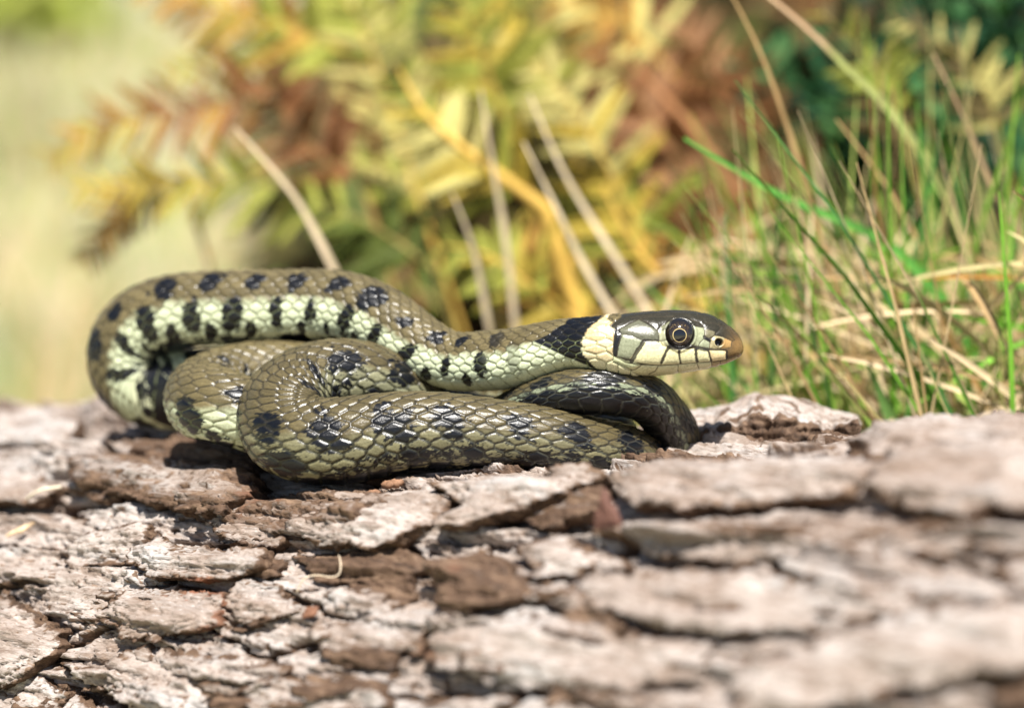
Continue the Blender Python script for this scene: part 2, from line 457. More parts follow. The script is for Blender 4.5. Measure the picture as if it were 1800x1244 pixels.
def plate_mesh(poly_ac, thick, base, seed, res=0.5, tilt=0.0, jag=1.0, curl=0.0, fresh_top=0.0, layers=3):
    pa = np.array(poly_ac)
    a = np.arange(pa[:, 0].min() - 3, pa[:, 0].max() + 3, res)
    c = np.arange(pa[:, 1].min() - 3, pa[:, 1].max() + 3, res * 0.85)
    A, C = np.meshgrid(a, c, indexing='ij')
    sd = seg_sd(A, C, poly_ac) + jag * (1.5 * noise(A / 8, C / 3.6, seed) + 0.9 * noise(A / 3.0, C / 1.5, seed + 1) + 0.42 * noise(A / 0.9, C / 0.8, seed + 2))
    keep = sd > 0
    cell = keep[:-1, :-1] & keep[1:, :-1] & keep[:-1, 1:] & keep[1:, 1:]
    if cell.sum() < 6: return None
    used = np.zeros(A.shape, bool)
    used[:-1, :-1] |= cell; used[1:, :-1] |= cell; used[:-1, 1:] |= cell; used[1:, 1:] |= cell
    ga, gc = np.gradient(sd, a, c)
    gl = np.maximum(np.hypot(ga, gc), 0.35)
    # snap the rim to the contour
    inner = np.zeros(A.shape, bool); inner[1:-1, 1:-1] = cell[:-1, :-1] & cell[1:, :-1] & cell[:-1, 1:] & cell[1:, 1:]
    rim = used & ~inner
    off = np.clip(sd / gl, 0, res * 1.1) * rim
    A2 = A - ga / gl * off; C2 = C - gc / gl * off
    sdp = np.clip(sd, 0, None)
    span = pa[:, 1].max() - pa[:, 1].min() + 1e-6
    rel = (C - pa[:, 1].mean()) / span
    v = sdp * 0.9 + 1.6 * fbm(A / 24, C / 5, seed + 4, 3)
    st = 0
    for k in range(layers):
        st = st + sst(0.3 + 1.5 * k, 0.55 + 1.5 * k, v) / layers
    mic, mk = micro(A, C, seed + 8)
    top = base + thick * (0.5 + 0.5 * st) - tilt * rel + mic + 0.5 * noise(A / 9, C / 4, seed + 9) + curl * np.exp(-sdp / 2.2)
    fr = np.clip(fresh_top + 0.5 * (1 - sst(0.1, 0.9, sdp)) + 0.35 * (1 - st) + .4 * mk, 0, 1)
    ids = -np.ones(A.shape, int); ids[used] = np.arange(used.sum())
    NT_ = used.sum()
    top_u, A_u, C_u, fr_u = top[used], A2[used], C2[used], fr[used]
    bot = np.minimum(base - 1.6 + 0.3 * noise(A_u / 3, C_u / 3, seed + 12), top_u - 0.8)
    ii, jj = np.where(cell)
    q = np.stack([ids[ii, jj], ids[ii, jj + 1], ids[ii + 1, jj + 1], ids[ii + 1, jj]], -1)
    # boundary edges
    e = np.concatenate([q[:, [0, 1]], q[:, [1, 2]], q[:, [2, 3]], q[:, [3, 0]]])
    key = np.sort(e, 1); kk = key[:, 0].astype(np.int64) * (NT_ + 1) + key[:, 1]
    _, inv, cnt = np.unique(kk, return_inverse=True, return_counts=True)
    be = e[cnt[inv] == 1]
    bv = np.unique(be); loc = -np.ones(NT_, int); loc[bv] = np.arange(len(bv))
    gA = (ga / gl)[used][bv]; gC = (gc / gl)[used][bv]
    nl = 4
    As, Cs, Hs, Fs = [A_u], [C_u], [top_u], [fr_u]
    for L in range(1, nl):
        f = L / nl
        jit = 0.55 * noise(A_u[bv] / 1.8 + 31 * L, C_u[bv] / 1.8, seed + 20 + L) + 0.25 * ((L % 2) * 2 - 1)
        As.append(A_u[bv] + gA * (jit + 0.6 * f)); Cs.append(C_u[bv] + gC * (jit + 0.6 * f))
        Hs.append(top_u[bv] * (1 - f) + bot[bv] * f); Fs.append(np.full(len(bv), 0.85))
    As.append(A_u[bv] + gA * 1.2); Cs.append(C_u[bv] + gC * 1.2); Hs.append(bot[bv]); Fs.append(np.full(len(bv), 0.9))
    o0 = NT_
    faces = [q]
    prev = be
    for L in range(nl):
        cur = loc[be] + o0 + L * len(bv)
        faces.append(np.stack([prev[:, 1], prev[:, 0], cur[:, 0], cur[:, 1]], -1))
        prev = cur
    Aall, Call, Hall, Fall = map(np.concatenate, (As, Cs, Hs, Fs))
    P = log_pos(Aall, Call - SHEAR * (Hall - base), Hall)
    psi = Call / R_LOG
    N = np.sin(psi)[..., None] * VX + np.cos(psi)[..., None] * UX
    P = yield_to_snake(P, N, 0.1)
    fa = np.concatenate(faces)
    return mesh_np('bark_plate', P, fa, BARK, attrs={'fresh': Fall})

def plate_px(outline, thick, base=0.0, seed=1, **kw):
    poly = [px_to_log(x, y, base + thick * 0.7) for x, y in outline]
    me = plate_mesh(poly, thick, base, seed, **kw)
    if me: child_of_log('bark_plate', me)

PLATES = [
    # big pale plate before the front coil, broken in two by a crack
    ([(515, 905), (560, 872), (640, 868), (760, 845), (800, 868), (760, 905), (700, 940), (640, 950), (560, 945), (512, 925)], 3.6, 1.2, dict(jag=.7)),
    ([(775, 848), (850, 828), (960, 822), (1050, 812), (1068, 822), (1000, 850), (930, 880), (850, 905), (770, 915), (812, 870)], 4.2, 1.4, dict(jag=.6, curl=.5)),
    ([(920, 885), (1005, 848), (1070, 835), (1075, 880), (1020, 905), (950, 925)], 2.4, 0.0, dict(fresh_top=.5)),
    # plate running off to the right edge
    ([(1085, 822), (1200, 795), (1340, 800), (1500, 795), (1570, 815), (1500, 850), (1380, 870), (1200, 885), (1090, 865)], 3.6, 1.8, dict(res=.6)),
    ([(1540, 800), (1640, 770), (1820, 760), (1830, 870), (1700, 890), (1600, 880), (1530, 850)], 3.6, 2.0, dict(res=.8)),
    ([(1100, 930), (1300, 910), (1500, 905), (1700, 930), (1720, 960), (1500, 985), (1300, 985), (1150, 965)], 2.4, 0.4, dict(res=.8)),
    ([(1010, 1010), (1200, 985), (1400, 1010), (1600, 1020), (1650, 1060), (1400, 1100), (1200, 1100), (1040, 1060)], 3.0, 0.4, dict(res=.8)),
    ([(1280, 1180), (1420, 1120), (1560, 1070), (1700, 1045), (1830, 1060), (1830, 1150), (1600, 1200), (1400, 1244), (1290, 1250)], 3.2, 1.2, dict(res=.9)),
    ([(760, 1090), (900, 1060), (1080, 1090), (1260, 1130), (1250, 1190), (1050, 1210), (850, 1190), (740, 1150)], 2.4, 0.2, dict(res=.7)),
    # left ridge and its neighbours
    ([(120, 790), (220, 775), (330, 800), (430, 800), (470, 845), (400, 890), (320, 885), (230, 860), (130, 830)], 5.0, 1.0, dict(fresh_top=.35, tilt=1.5)),
    ([(345, 870), (430, 870), (490, 885), (520, 915), (480, 945), (400, 940), (340, 900)], 2.6, 0.4, dict(res=.4)),
    ([(105, 960), (180, 925), (270, 915), (265, 950), (215, 980), (130, 990)], 2.6, 0.6, dict(res=.4, jag=.8)),
    ([(228, 965), (280, 925), (330, 950), (400, 955), (472, 950), (470, 990), (400, 1010), (330, 1012), (262, 1000)], 3.6, 1.2, dict(res=.38, jag=.8, curl=.5)),
    ([(180, 1060), (230, 1020), (330, 1020), (390, 1030), (385, 1080), (320, 1108), (250, 1112), (205, 1100)], 4.2, 0.6, dict(res=.38, tilt=1.2)),
    ([(-30, 1075), (30, 1045), (85, 1080), (110, 1115), (70, 1160), (10, 1190), (-30, 1195)], 4.6, 0.8, dict(res=.4, tilt=1.5)),
    ([(60, 1010), (150, 995), (205, 1010), (210, 1050), (150, 1085), (80, 1060)], 1.8, 0.4, dict(res=.4)),
    ([(395, 1035), (440, 1000), (500, 1020), (520, 1060), (470, 1090), (410, 1080)], 3.0, 0.4, dict(res=.38)),
    # rubble of brown layers below the big plate
    ([(520, 970), (620, 955), (720, 955), (760, 985), (720, 1020), (620, 1020), (540, 1005)], 2.6, -0.6, dict(res=.4, fresh_top=.6)),
    ([(600, 1010), (700, 1000), (740, 1030), (690, 1060), (610, 1050)], 2.0, -.3, dict(res=.4, fresh_top=.5)),
    ([(755, 975), (860, 955), (930, 990), (915, 1040), (830, 1065), (770, 1040)], 4.4, 0.3, dict(res=.45, fresh_top=.6)),
    ([(905, 950), (1000, 925), (1060, 955), (1020, 1000), (950, 1005)], 3.0, 0.2, dict(res=.45)),
    ([(930, 1010), (1000, 1015), (1100, 1070), (1080, 1100), (990, 1080)], 2.0, 0.4, dict(res=.5, fresh_top=.2)),
    ([(560, 1080), (680, 1070), (760, 1090), (740, 1140), (620, 1150), (550, 1120)], 2.0, 0.2, dict(res=.5)),
    ([(180, 1150), (300, 1130), (420, 1150), (400, 1190), (280, 1200), (190, 1185)], 2.2, 0.2, dict(res=.5)),
    ([(440, 1190), (560, 1180), (680, 1195), (690, 1240), (520, 1250), (430, 1230)], 2.6, 0.2, dict(res=.5)),
    ([(-20, 1190), (60, 1180), (120, 1210), (90, 1250), (-20, 1250)], 2.0, 0.2, dict(res=.5)),
    ([(-30, 820), (60, 815), (110, 850), (60, 880), (-30, 880)], 2.6, 0.4, dict(res=.7)),
    ([(-30, 730), (80, 715), (150, 735), (120, 770), (-30, 775)], 3.0, 0.6, dict(res=.8)),
    ([(1500, 765), (1600, 740), (1720, 735), (1830, 730), (1830, 760), (1680, 775), (1540, 790)], 3.0, 1.0, dict(res=.7)),
]
for i, (ol, th, ba, kw) in enumerate(PLATES):
    plate_px(ol, th, ba, seed=100 + 37 * i, **kw)

# smaller random flakes between them
def scatter_flakes(n):
    r = np.random.default_rng(12)
    for k in range(n):
        px, py = r.uniform(-40, 1840), 790 + 470 * r.random() ** 0.8
        if py < 900 and 380 < px < 1230: continue
        a0, c0 = px_to_log(px, py)
        la, lc = r.uniform(5, 15), r.uniform(1.5, 3.6)
        ang = np.sort(r.uniform(0, 2 * math.pi, 8))
        rr = r.uniform(0.6, 1.15, 8)
        poly = [(a0 + la * q * math.cos(t), c0 + lc * q * math.sin(t)) for t, q in zip(ang, rr)]
        me = plate_mesh(poly, r.uniform(0.9, 2.2), r.uniform(-0.8, 1.4), 2000 + 13 * k, res=0.5, jag=.6, tilt=r.uniform(-.5, 1.2), fresh_top=r.choice([0, 0, .2, .6]))
        if me: child_of_log('bark_plate', me)
scatter_flakes(90)

# the thick chunk of bark standing up behind the tail loop
def bark_chunk():
    # outline seen from the front (photo px), swept in depth with a sloping pale top
    prof_top = np.array([(1188, 742), (1215, 722), (1250, 718), (1290, 706), (1325, 690), (1360, 695), (1400, 700), (1440, 712), (1470, 722), (1508, 732), (1512, 745)])
    nx, ny, nz = 150, 44, 30
    xs = np.linspace(1186, 1514, nx)
    tp = np.interp(xs, prof_top[:, 0], prof_top[:, 1])
    yf, yb = 13.0, 34.0                        # front and back depth, mm
    rows = []
    fresh = []
    def pt(px, y, u):
        k = MMPX * (DIST + y) / DIST
        return np.stack([(px - 900) * k, y, u], -1)
    crest_u = (622 - tp) * MMPX * (DIST + yb * .75) / DIST
    foot = -25.0
    # front wall (bottom to top), then the top slope to the back, then down the back
    lip = crest_u - (4.2 + 1.6 * noise(xs / 40, xs * 0, 5) + 1.0 * noise(xs / 13, xs * 0, 6)) * sst(1514, 1450, xs) * sst(1186, 1215, xs)
    for k in range(nz):
        f = k / (nz - 1)
        u = foot + (lip - foot) * f
        str_ = 0.9 * noise(xs / 60, u / 1.1, 8) + 0.8 * noise(xs / 14, u / 1.6, 9) + .35 * noise(xs / 5, u / .6, 10)
        y = yf - 1.5 * f + str_ + 3.0 * noise(xs / 90, xs * 0 + .3, 11)
        rows.append(pt(xs, y, u + 0.2 * noise(xs / 6, u, 12))); fresh.append(np.full(nx, 0.78) * (1 - .3 * (f > .97)))
    y_lip = rows[-1][:, 1]
    for k in range(1, ny):
        f = k / (ny - 1)
        y = y_lip + (yb - y_lip) * f
        u = lip + (crest_u - lip) * (1 - (1 - min(1, f / .75)) ** 1.5) - 3.0 * max(0, f - .75) * 4 * f
        u = u + 0.5 * fbm(xs / 34, y / 3, 14, 4, .6)
        rows.append(pt(xs, y, u)); fresh.append(np.clip(0.05 + 0.5 * (f < .05) + .5 * sst(.1, .4, noise(xs / 30, y / 4, 15)), 0, 1))
    rows.append(pt(xs, np.full(nx, yb + 2), np.full(nx, foot))); fresh.append(np.full(nx, .8))
    P = np.array(rows); n, m = P.shape[:2]
    me = mesh_np('bark_chunk', P.reshape(-1, 3), grid_faces(n, m), BARK, attrs={'fresh': np.array(fresh).ravel()})
    child_of_log('bark_chunk', me)
bark_chunk()

# ------------------------------------------------------------------ the snake
def Z(x, y): return (1000 + x / 5.625, 530 + y / 5.625)          # zoomed head picture -> photo px
def ZL(*p): return [Z(p[i], p[i + 1]) for i in range(0, len(p), 2)]

def dist_poly(X, Y, pl):
    d = np.full(X.shape, 1e9)
    for (x0, y0), (x1, y1) in zip(pl[:-1], pl[1:]):
        ex, ey = x1 - x0, y1 - y0
        t = np.clip(((X - x0) * ex + (Y - y0) * ey) / (ex * ex + ey * ey + 1e-9), 0, 1)
        d = np.minimum(d, np.hypot(X - x0 - t * ex, Y - y0 - t * ey))
    return d

def build_snake():
    # ring positions along the body
    tot = SL_T[-1]
    e_head = 262 * MMPX
    q_head = np.concatenate([e_head * (np.linspace(0, 1, 250) ** 1.5)])
    step = 0.20
    vis_end = tot
    q_body = np.arange(e_head + step, vis_end, step)
    q = np.concatenate([q_head, q_body])
    C = cubic(SL_T, SL_P, q)
    # head rings stay on their stations
    T = np.gradient(C, q, axis=0); T /= np.linalg.norm(T, axis=1)[:, None]
    hmask = q < e_head * 0.6
    T[hmask] = (-1, 0, 0)
    bl = sst(e_head * .6, e_head * 1.0, q)[:, None]
    T = np.array([[-1, 0, 0]]) * (1 - bl) + T * bl; T /= np.linalg.norm(T, axis=1)[:, None]
    Up = np.stack([np.interp(q, SL_T, SL_U[:, k]) for k in range(3)], -1)
    ker = np.ones(41) / 41
    for k in range(3):
        pad = np.pad(Up[:, k], 20, mode='edge'); Up[:, k] = np.convolve(pad, ker, 'valid')
    Up -= (Up * T).sum(1)[:, None] * T; Up /= np.linalg.norm(Up, axis=1)[:, None]
    Sd = np.cross(T, Up)
    M = 272
    phi = np.linspace(-math.pi, math.pi, M, endpoint=False)
    # finer around the dorsal / flank
    # radii: smooth monotone interpolation; sqrt station near the nose
    def radial(k):
        return np.interp(np.sqrt(q), np.sqrt(SL_T), SL_R[:, k])
    rt, rb, rw = radial(0), radial(1), radial(2)
    def smooth(v, w=25):
        out = v.copy(); pad = np.pad(v, w, mode='edge'); s = np.convolve(pad, np.ones(2 * w + 1) / (2 * w + 1), 'valid')
        k = sst(e_head * .9, e_head * 1.3, q); out = v * (1 - k) + s * k
        w2 = 5; pad = np.pad(v, w2, mode='edge'); s2 = np.convolve(pad, np.ones(2 * w2 + 1) / (2 * w2 + 1), 'valid')
        k2 = sst(e_head * .02, e_head * .1, q) * (1 - k); return out * (1 - k2) + s2 * k2
    rt, rb, rw = smooth(rt), smooth(rb), smooth(rw)
    head_w = 1 - sst(e_head * .85, e_head * 1.25, q)
    ex = 2.0 + 0.55 * head_w * sst(0.0, e_head * .12, q)
    cph, sph = np.cos(phi), np.sin(phi)
    n_ = ex[:, None]
    den = (np.abs(cph)[None] ** n_ + np.abs(sph)[None] ** n_) ** (1 / n_)
    cx = cph[None] / den; sx = sph[None] / den
    r_v = np.where(cph[None] > 0, rt[:, None], rb[:, None])
    # belly a little flattened on the body
    flat = 1 - 0.10 * sst(0.55, 1.0, -cph)[None] * (1 - head_w)[:, None]
    vv = cx * r_v * flat; ss = sx * rw[:, None]
    # head: cheeks slope inwards above the eye line, snout flattened on top
    up_rel = np.clip(vv / np.maximum(rt[:, None], .01), 0, 1)
    ss = ss * (1 - head_w[:, None] * 0.16 * up_rel ** 1.5)
    P = C[:, None, :] + vv[..., None] * Up[:, None, :] + ss[..., None] * Sd[:, None, :]
    # normals of the smooth tube
    def normals(P):
        dq = np.gradient(P, axis=0); dp = np.roll(P, -1, 1) - np.roll(P, 1, 1)
        N = np.cross(dq, dp); L = np.linalg.norm(N, axis=2, keepdims=True)
        N = N / np.maximum(L, 1e-12)
        out = P - C[:, None, :]
        sg = np.sign((N * out).sum(2, keepdims=True)); sg[sg == 0] = 1
        return N * sg
    N = normals(P)
    N[:3] = (1, 0, 0)

    # ---------------- scale pattern
    Lq = np.interp(q, [0, e_head, e_head + 30, e_head + 90, e_head + 150, tot * .82, tot * .9, tot], [2.3, 2.3, 2.7, 3.3, 3.8, 3.9, 3.5, 2.2])
    kap = np.linalg.norm(np.gradient(T, q, axis=0), axis=1) * rw
    kap = np.convolve(np.pad(kap, 30, mode='edge'), np.ones(61) / 61, 'valid')
    Lq = Lq / (1 + .62 * np.clip(kap - .15, 0, 1) * (q > e_head * 1.3))
    dq_ = np.gradient(q)
    p = np.cumsum(dq_ / Lq); p -= np.interp(e_head * .8, q, p)
    PH = np.broadcast_to(phi[None], (len(q), M)); PP = np.broadcast_to(p[:, None], (len(q), M))
    dphi = 2.14 / 9.5
    QQ = PH / dphi
    QQ = QQ + 0.05 * noise(PP * .8, PH * 3, 77)
    PPj = PP + 0.05 * noise(PP * .7 + 4, PH * 3, 78)
    best = np.full(PP.shape, -1e9); sec = best.copy(); bf = np.zeros(PP.shape); bi = np.zeros(PP.shape, int); bj = np.zeros(PP.shape, int); bdx = np.zeros(PP.shape); bdy = np.zeros(PP.shape)
    i0 = np.round(QQ).astype(int)
    aq = np.abs(QQ)
    def cand(i, dx, dy, f, ok, j):
        nonlocal best, sec, bf, bi, bj, bdx, bdy
        hgt = np.where(ok, f + 0.62 * dx, -1e9)
        m = hgt > best
        sec = np.where(m, best, np.maximum(sec, hgt))
        best = np.where(m, hgt, best); bf = np.where(m, f, bf); bi = np.where(m, i, bi); bj = np.where(m, j, bj); bdx = np.where(m, dx, bdx); bdy = np.where(m, dy, bdy)
    for di in (-1, 0, 1):
        i = i0 + di
        o = (np.abs(i) % 2) * 0.5
        j0 = np.round(PPj - o).astype(int)
        for dj in (-1, 0, 1):
            j = j0 + dj
            dx = PPj - o - j; dy = QQ - i
            cand(i, dx, dy, 1 - (np.abs(dx / 0.60) ** 2.0 + np.abs(dy / 0.86) ** 2.1), np.abs(i) <= 9, j)
    jv = np.round(PPj).astype(int)
    for dj in (-1, 0, 1):                        # belly scutes: one wide plate per row, rounded ends on the flank
        j = jv + dj; dx = PPj - j + .12 * sst(10, 13, aq); dyv = np.clip(10.35 - aq, 0, None)
        cand(np.full(PP.shape, 20), dx, np.ones(PP.shape), 1 - (np.abs(dx / 0.60) ** 2.2 + np.abs(dyv / 1.05) ** 2.1), aq > 8.6, j)
    ventral = bi == 20
    edge = best - sec
    f = np.clip(edge / 1.1, 0, 1)
    sid_i, sid_j, sdx = bi, bj, bdx
    size = np.clip(rw / 7.5, .25, 1.2)[:, None]
    dome = np.clip(edge * 1.15, 0, 1) ** 0.55
    relief = np.where(ventral, 0.26 * dome + 0.22 * sdx, 0.30 * dome + 0.24 * sdx)
    keel = np.exp(-(bdy / .07) ** 2) * np.clip(edge * 2 - .2, 0, 1) * (np.abs(bi) <= 7) * (~ventral)
    relief = relief + 0.05 * keel
    relief = relief * size

    # ---------------- photo-space coordinates of each side for the head shields
    ys = np.abs(ss)
    Xp = 900 + (P[..., 0] / MMPX) * DIST / (DIST - ys)
    Yp = 622 - (P[..., 2] / MMPX) * DIST / (DIST - ys)
    # shield zone right of this line
    bound = ZL(430, 40, 520, 150, 400, 245, 450, 270, 430, 500, 440, 535, 430, 600, 600, 680, 800, 780, 900, 900)
    head_poly = bound + [(1400, 800), (1400, 500), (1130, 500)]
    nh = int((q < e_head * 1.25).sum())
    sdh = np.full(PP.shape, -50.0)
    sdh[:nh] = seg_sd(Xp[:nh], Yp[:nh], head_poly)
    in_head = sst(-0.6, 0.6, sdh)
    seams = [
        bound,
        ZL(490, 275, 600, 215, 690, 178, 780, 205, 840, 245, 882, 288), ZL(690, 178, 800, 150, 930, 150, 1040, 150),
        ZL(520, 322, 620, 335, 735, 386, 885, 386), ZL(882, 288, 890, 340, 888, 386), ZL(450, 268, 520, 322),
        ZL(882, 288, 910, 245, 985, 205, 1010, 190), ZL(905, 285, 955, 278), ZL(888, 386, 960, 383), ZL(905, 390, 925, 430, 985, 447),
        ZL(520, 322, 490, 420, 475, 545), ZL(475, 545, 530, 562, 605, 570), ZL(735, 386, 690, 470, 605, 570, 640, 592),
        ZL(1010, 190, 1100, 195, 1200, 235, 1300, 240, 1335, 262), ZL(985, 205, 1040, 155, 1150, 170, 1290, 205, 1330, 240),
        ZL(1335, 262, 1345, 310, 1335, 366), ZL(1335, 366, 1290, 410, 1278, 442), ZL(1278, 442, 1200, 425), ZL(1330, 366, 1395, 402, 1388, 462), ZL(1335, 345, 1385, 360, 1440, 335),
        ZL(1385, 365, 1405, 360, 1440, 335, 1520, 350, 1612, 390, 1600, 455, 1470, 472, 1388, 462, 1278, 442), ZL(1476, 435, 1472, 472),
        ZL(985, 447, 1085, 478, 1245, 458, 1278, 442), ZL(1388, 462, 1380, 485), ZL(1470, 472, 1555, 488, 1556, 580),
        ZL(980, 450, 905, 632), ZL(1085, 478, 1100, 620), ZL(1248, 458, 1266, 605), ZL(1378, 480, 1408, 598),
        ZL(440, 535, 560, 600, 720, 626, 905, 633, 1100, 621, 1266, 606, 1408, 598, 1550, 580, 1600, 560, 1665, 540),
        ZL(720, 626, 660, 670, 600, 680), ZL(885, 634, 850, 690, 790, 715), ZL(1078, 622, 1078, 694), ZL(1264, 607, 1285, 662), ZL(1410, 598, 1412, 640), ZL(1500, 590, 1490, 640),
        ZL(1340, 205, 1440, 215, 1560, 260), ZL(1440, 330, 1500, 265, 1480, 220), ZL(1560, 300, 1640, 380, 1612, 392), ZL(430, 590, 520, 625, 620, 672)]
    dseam = np.full(PP.shape, 50.0)
    for sm in seams:
        dseam[:nh] = np.minimum(dseam[:nh], dist_poly(Xp[:nh], Yp[:nh], sm))
    # crown shields seen from above (mirror symmetric): x along px, lateral mm
    top_zone = np.abs(PH) < 0.75
    lm = np.abs(ss)
    for pl in ([(1042, 0.0), (1150, 0.0)], [(1150, 0), (1160, 2.2), (1178, 3.1)], [(1160, 2.2), (1225, 1.5)], [(1225, 1.5), (1238, 0)], [(1225, 1.5), (1228, 4.2)], [(1238, 0), (1264, 0)], [(1264, 3.4), (1262, 0)], [(1178, 3.1), (1150, 3.6), (1110, 4.2)]):
        dd = dist_poly(Xp[:nh] * MMPX, lm[:nh], [(x * MMPX, y) for x, y in pl]) / MMPX
        dseam[:nh] = np.where(top_zone[:nh], np.minimum(dseam[:nh], dd), dseam[:nh])
    relief_h = 0.06 * sst(0.2, 2.4, dseam) + 0.09 * sst(0.5, 8, dseam)
    # eye socket, nostril, mouth corner
    ex_c, ey_c = Z(1095, 325)
    de = np.hypot(Xp - ex_c, Yp - ey_c)
    relief_h = relief_h - 1.5 * sst(25.5, 20.5, de) + 0.35 * np.exp(-((de - 27.5) / 3.0) ** 2)
    nx_c, ny_c = Z(1482, 402)
    dn = np.hypot((Xp - nx_c) / 1.1, Yp - ny_c)
    relief_h = relief_h - 1.0 * sst(7.2, 4.5, dn) + .12 * np.exp(-((dn - 8.5) / 2) ** 2)
    mouth = ZL(720, 626, 905, 633, 1100, 621, 1266, 606, 1408, 598, 1550, 580, 1600, 560, 1665, 540)
    dmo = np.full(PP.shape, 50.0); dmo[:nh] = dist_poly(Xp[:nh], Yp[:nh], mouth)
    relief_h = relief_h - 0.14 * np.exp(-(dmo / 1.3) ** 2)
    tipfade = sst(0.0, 1.2, q)[:, None]
    disp = (relief_h * in_head * tipfade + relief * (1 - in_head))
    P = P + N * disp[..., None]

    # ---------------- colour
    def rgb(*c): return np.array(c, float)
    r_scale = rnd(sid_i + 100, sid_j + 500, 3)
    r2 = rnd(sid_i + 100, sid_j + 500, 4)
    wob = fbm(PP * 1.4, PH * 4.2, 31, 4, .6)
    fine = fbm(PP * 4.0, PH * 13, 35, 3, .65)
    sb = (q - e_head)                                 # mm behind the head
    # arclength marks
    def at(px, py, y, after=0):
        d = np.linalg.norm(C - PX(px, py, y), axis=1); d[:after] = 1e9
        return int(np.argmin(d))
    k_left = at(225, 617, 45); k_second = at(360, 697, 18.5); k_front = at(496, 732, 2); k_loop = at(1166, 733, 8); k_strand = at(700, 764, -5)
    q_left, q_second, q_front, q_loop, q_strand = q[k_left], q[k_second], q[k_front], q[k_loop], q[k_strand]
    pale = np.interp(q, [0, q_left, q_second, q_front, q_loop, tot], [1, .85, .7, .12, .08, .05])[:, None]
    dark = np.interp(q, [0, q_left, q_second, q_front, q_strand, q_loop, tot], [0, .05, .25, .28, .34, .85, 1])[:, None]
    olive = rgb(.122, .097, .045)[None, None] * (0.82 + .36 * r_scale)[..., None]
    olive = olive * (1 - .14 * fine)[..., None]
    tint = rgb(.125, .102, .042)[None, None] * (0.82 + .36 * r_scale)[..., None]
    rear = sst(q_second - 10, q_front + 5, q)[:, None, None]
    aph = np.abs(PH)
    low = sst(1.15, 1.75, aph + .12 * (r2 - .5) + .08 * wob)
    body = olive * (1 - rear) + (olive * .78) * rear
    body = body * (1 - (low[..., None] * rear * .6)) + tint * (low[..., None] * rear * .6)
    palec = rgb(.66, .72, .49)[None, None] * (0.9 + .2 * r_scale)[..., None]
    palec = palec * (1 - .16 * np.clip(fine, 0, 1))[..., None]
    cream = rgb(.76, .76, .50)[None, None]
    vent_pale = sst(2.0, 2.5, aph)[..., None]
    palec = palec * (1 - .6 * vent_pale) + cream * .6 * vent_pale
    wp = (sst(1.25, 1.52, aph + .10 * (r2 - .5) + .06 * wob + .10 * bdx) * pale)
    # anterior part of each pale scale is dusted olive
    wp = wp * (1 - .5 * sst(.9, .3, f) * sst(1.85, 1.4, aph) * (sdx < 0))
    col = body * (1 - wp[..., None]) + palec * wp[..., None]
    # black markings: dorsal spots, lateral bars, belly blotches
    def spot(ph0, per, shift, wl, wphi, jit, seed, skip=0.0):
        k = np.round((PP - shift) / per)
        sgn = (PH > 0)
        jx = (rnd(k.astype(int) + 900, sgn.astype(int) * 7 + 3, seed) - .5) * jit
        sz = .75 + .5 * rnd(k.astype(int) + 900, sgn.astype(int) * 7 + 3, seed + 1)
        on = rnd(k.astype(int) + 900, sgn.astype(int) * 7 + 3, seed + 2) >= skip
        dx = (PP - shift - k * per - jx * per - .35 * (aph - ph0))
        d = np.sqrt((dx / (wl * sz)) ** 2 + ((aph - ph0) / (wphi * sz)) ** 2)
        return np.where(on, 1 - d, -9)
    scale_j = .34 * (r2 - .5)
    mk = np.maximum.reduce([
        spot(.80, 2.9, 1.0, .80, .36, .22, 51, .04) + 1.7 * scale_j,
        spot(1.72, 2.9, 2.3, .66, .54, .18, 61, .0) + 1.3 * scale_j,
        spot(2.2, 2.9, .9, .46, .32, .3, 71, .2) + .5 * scale_j])
    mk = mk + .22 * wob + .16 * fine
    front_only = 1 - .85 * rear[..., 0]
    spots_rear = np.maximum(spot(1.2, 2.75, .4, .80, .46, .2, 81) + 1.6 * scale_j, spot(2.05, 2.75, 1.6, .9, .34, .3, 85, .1) + .9 * scale_j) + .34 * wob + .26 * fine
    mkk = mk * (1 - rear[..., 0]) + spots_rear * rear[..., 0]
    mottle = (dark * sst(1.3, 2.2, aph) * 1.2 + .30 * wob + .30 * fine + .25 * (r2 - .5)) - .42
    belly = (.62 + .5 * (rnd(sid_j + 40, np.sign(PH).astype(int) + 3, 8) - .5) * 1.6 + .45 * wob + .2 * fine - .28 + .3 * dark) * sst(2.25, 2.55, aph) * sst(35, 85, sb)[:, None]
    margin = sst(.52, .24, edge + .42 * fine + .2 * (r2 - .5)) * rear[..., 0] * sst(.75, 1.7, aph) * .9
    black = np.maximum.reduce([sst(.06, .16, mkk) * sst(4, 12, sb)[:, None], sst(0, .14, mottle), sst(.05, .2, belly), margin])
    blot = sst(.12, .4, np.exp(-((aph - 2.0) / .55) ** 2) * np.clip(edge * 1.6, 0, 1) * (.55 + .9 * r_scale) + .45 * fine + .25 * wob - .10)
    loopdark = sst(q_loop - 30, q_loop - 8, q)[:, None] * np.maximum(sst(1.15, 1.7, aph + .6 * wob + .6 * (r2 - .5) + .5 * fine) * (1 - .92 * blot), .8 * sst(.55, .2, edge + .5 * fine))
    col = np.where((sst(q_loop - 30, q_loop - 8, q)[:, None] * (aph > 1.5))[..., None] > .5, rgb(.26, .29, .19)[None, None], col)
    black = np.maximum(black, loopdark * .94)
    # the black nape patch and the yellow collar behind the head
    nape = [(1063, 552), (1034, 578), (1022, 600), (1025, 622), (1048, 646), (1030, 640), (1012, 632), (990, 624), (965, 612), (938, 600), (962, 590), (985, 575), (1005, 560), (1010, 545), (1060, 545)]
    snap = 3.2 * (r2 - .5)
    inn = np.full(PP.shape, -50.0); k2 = int((sb < 60).sum())
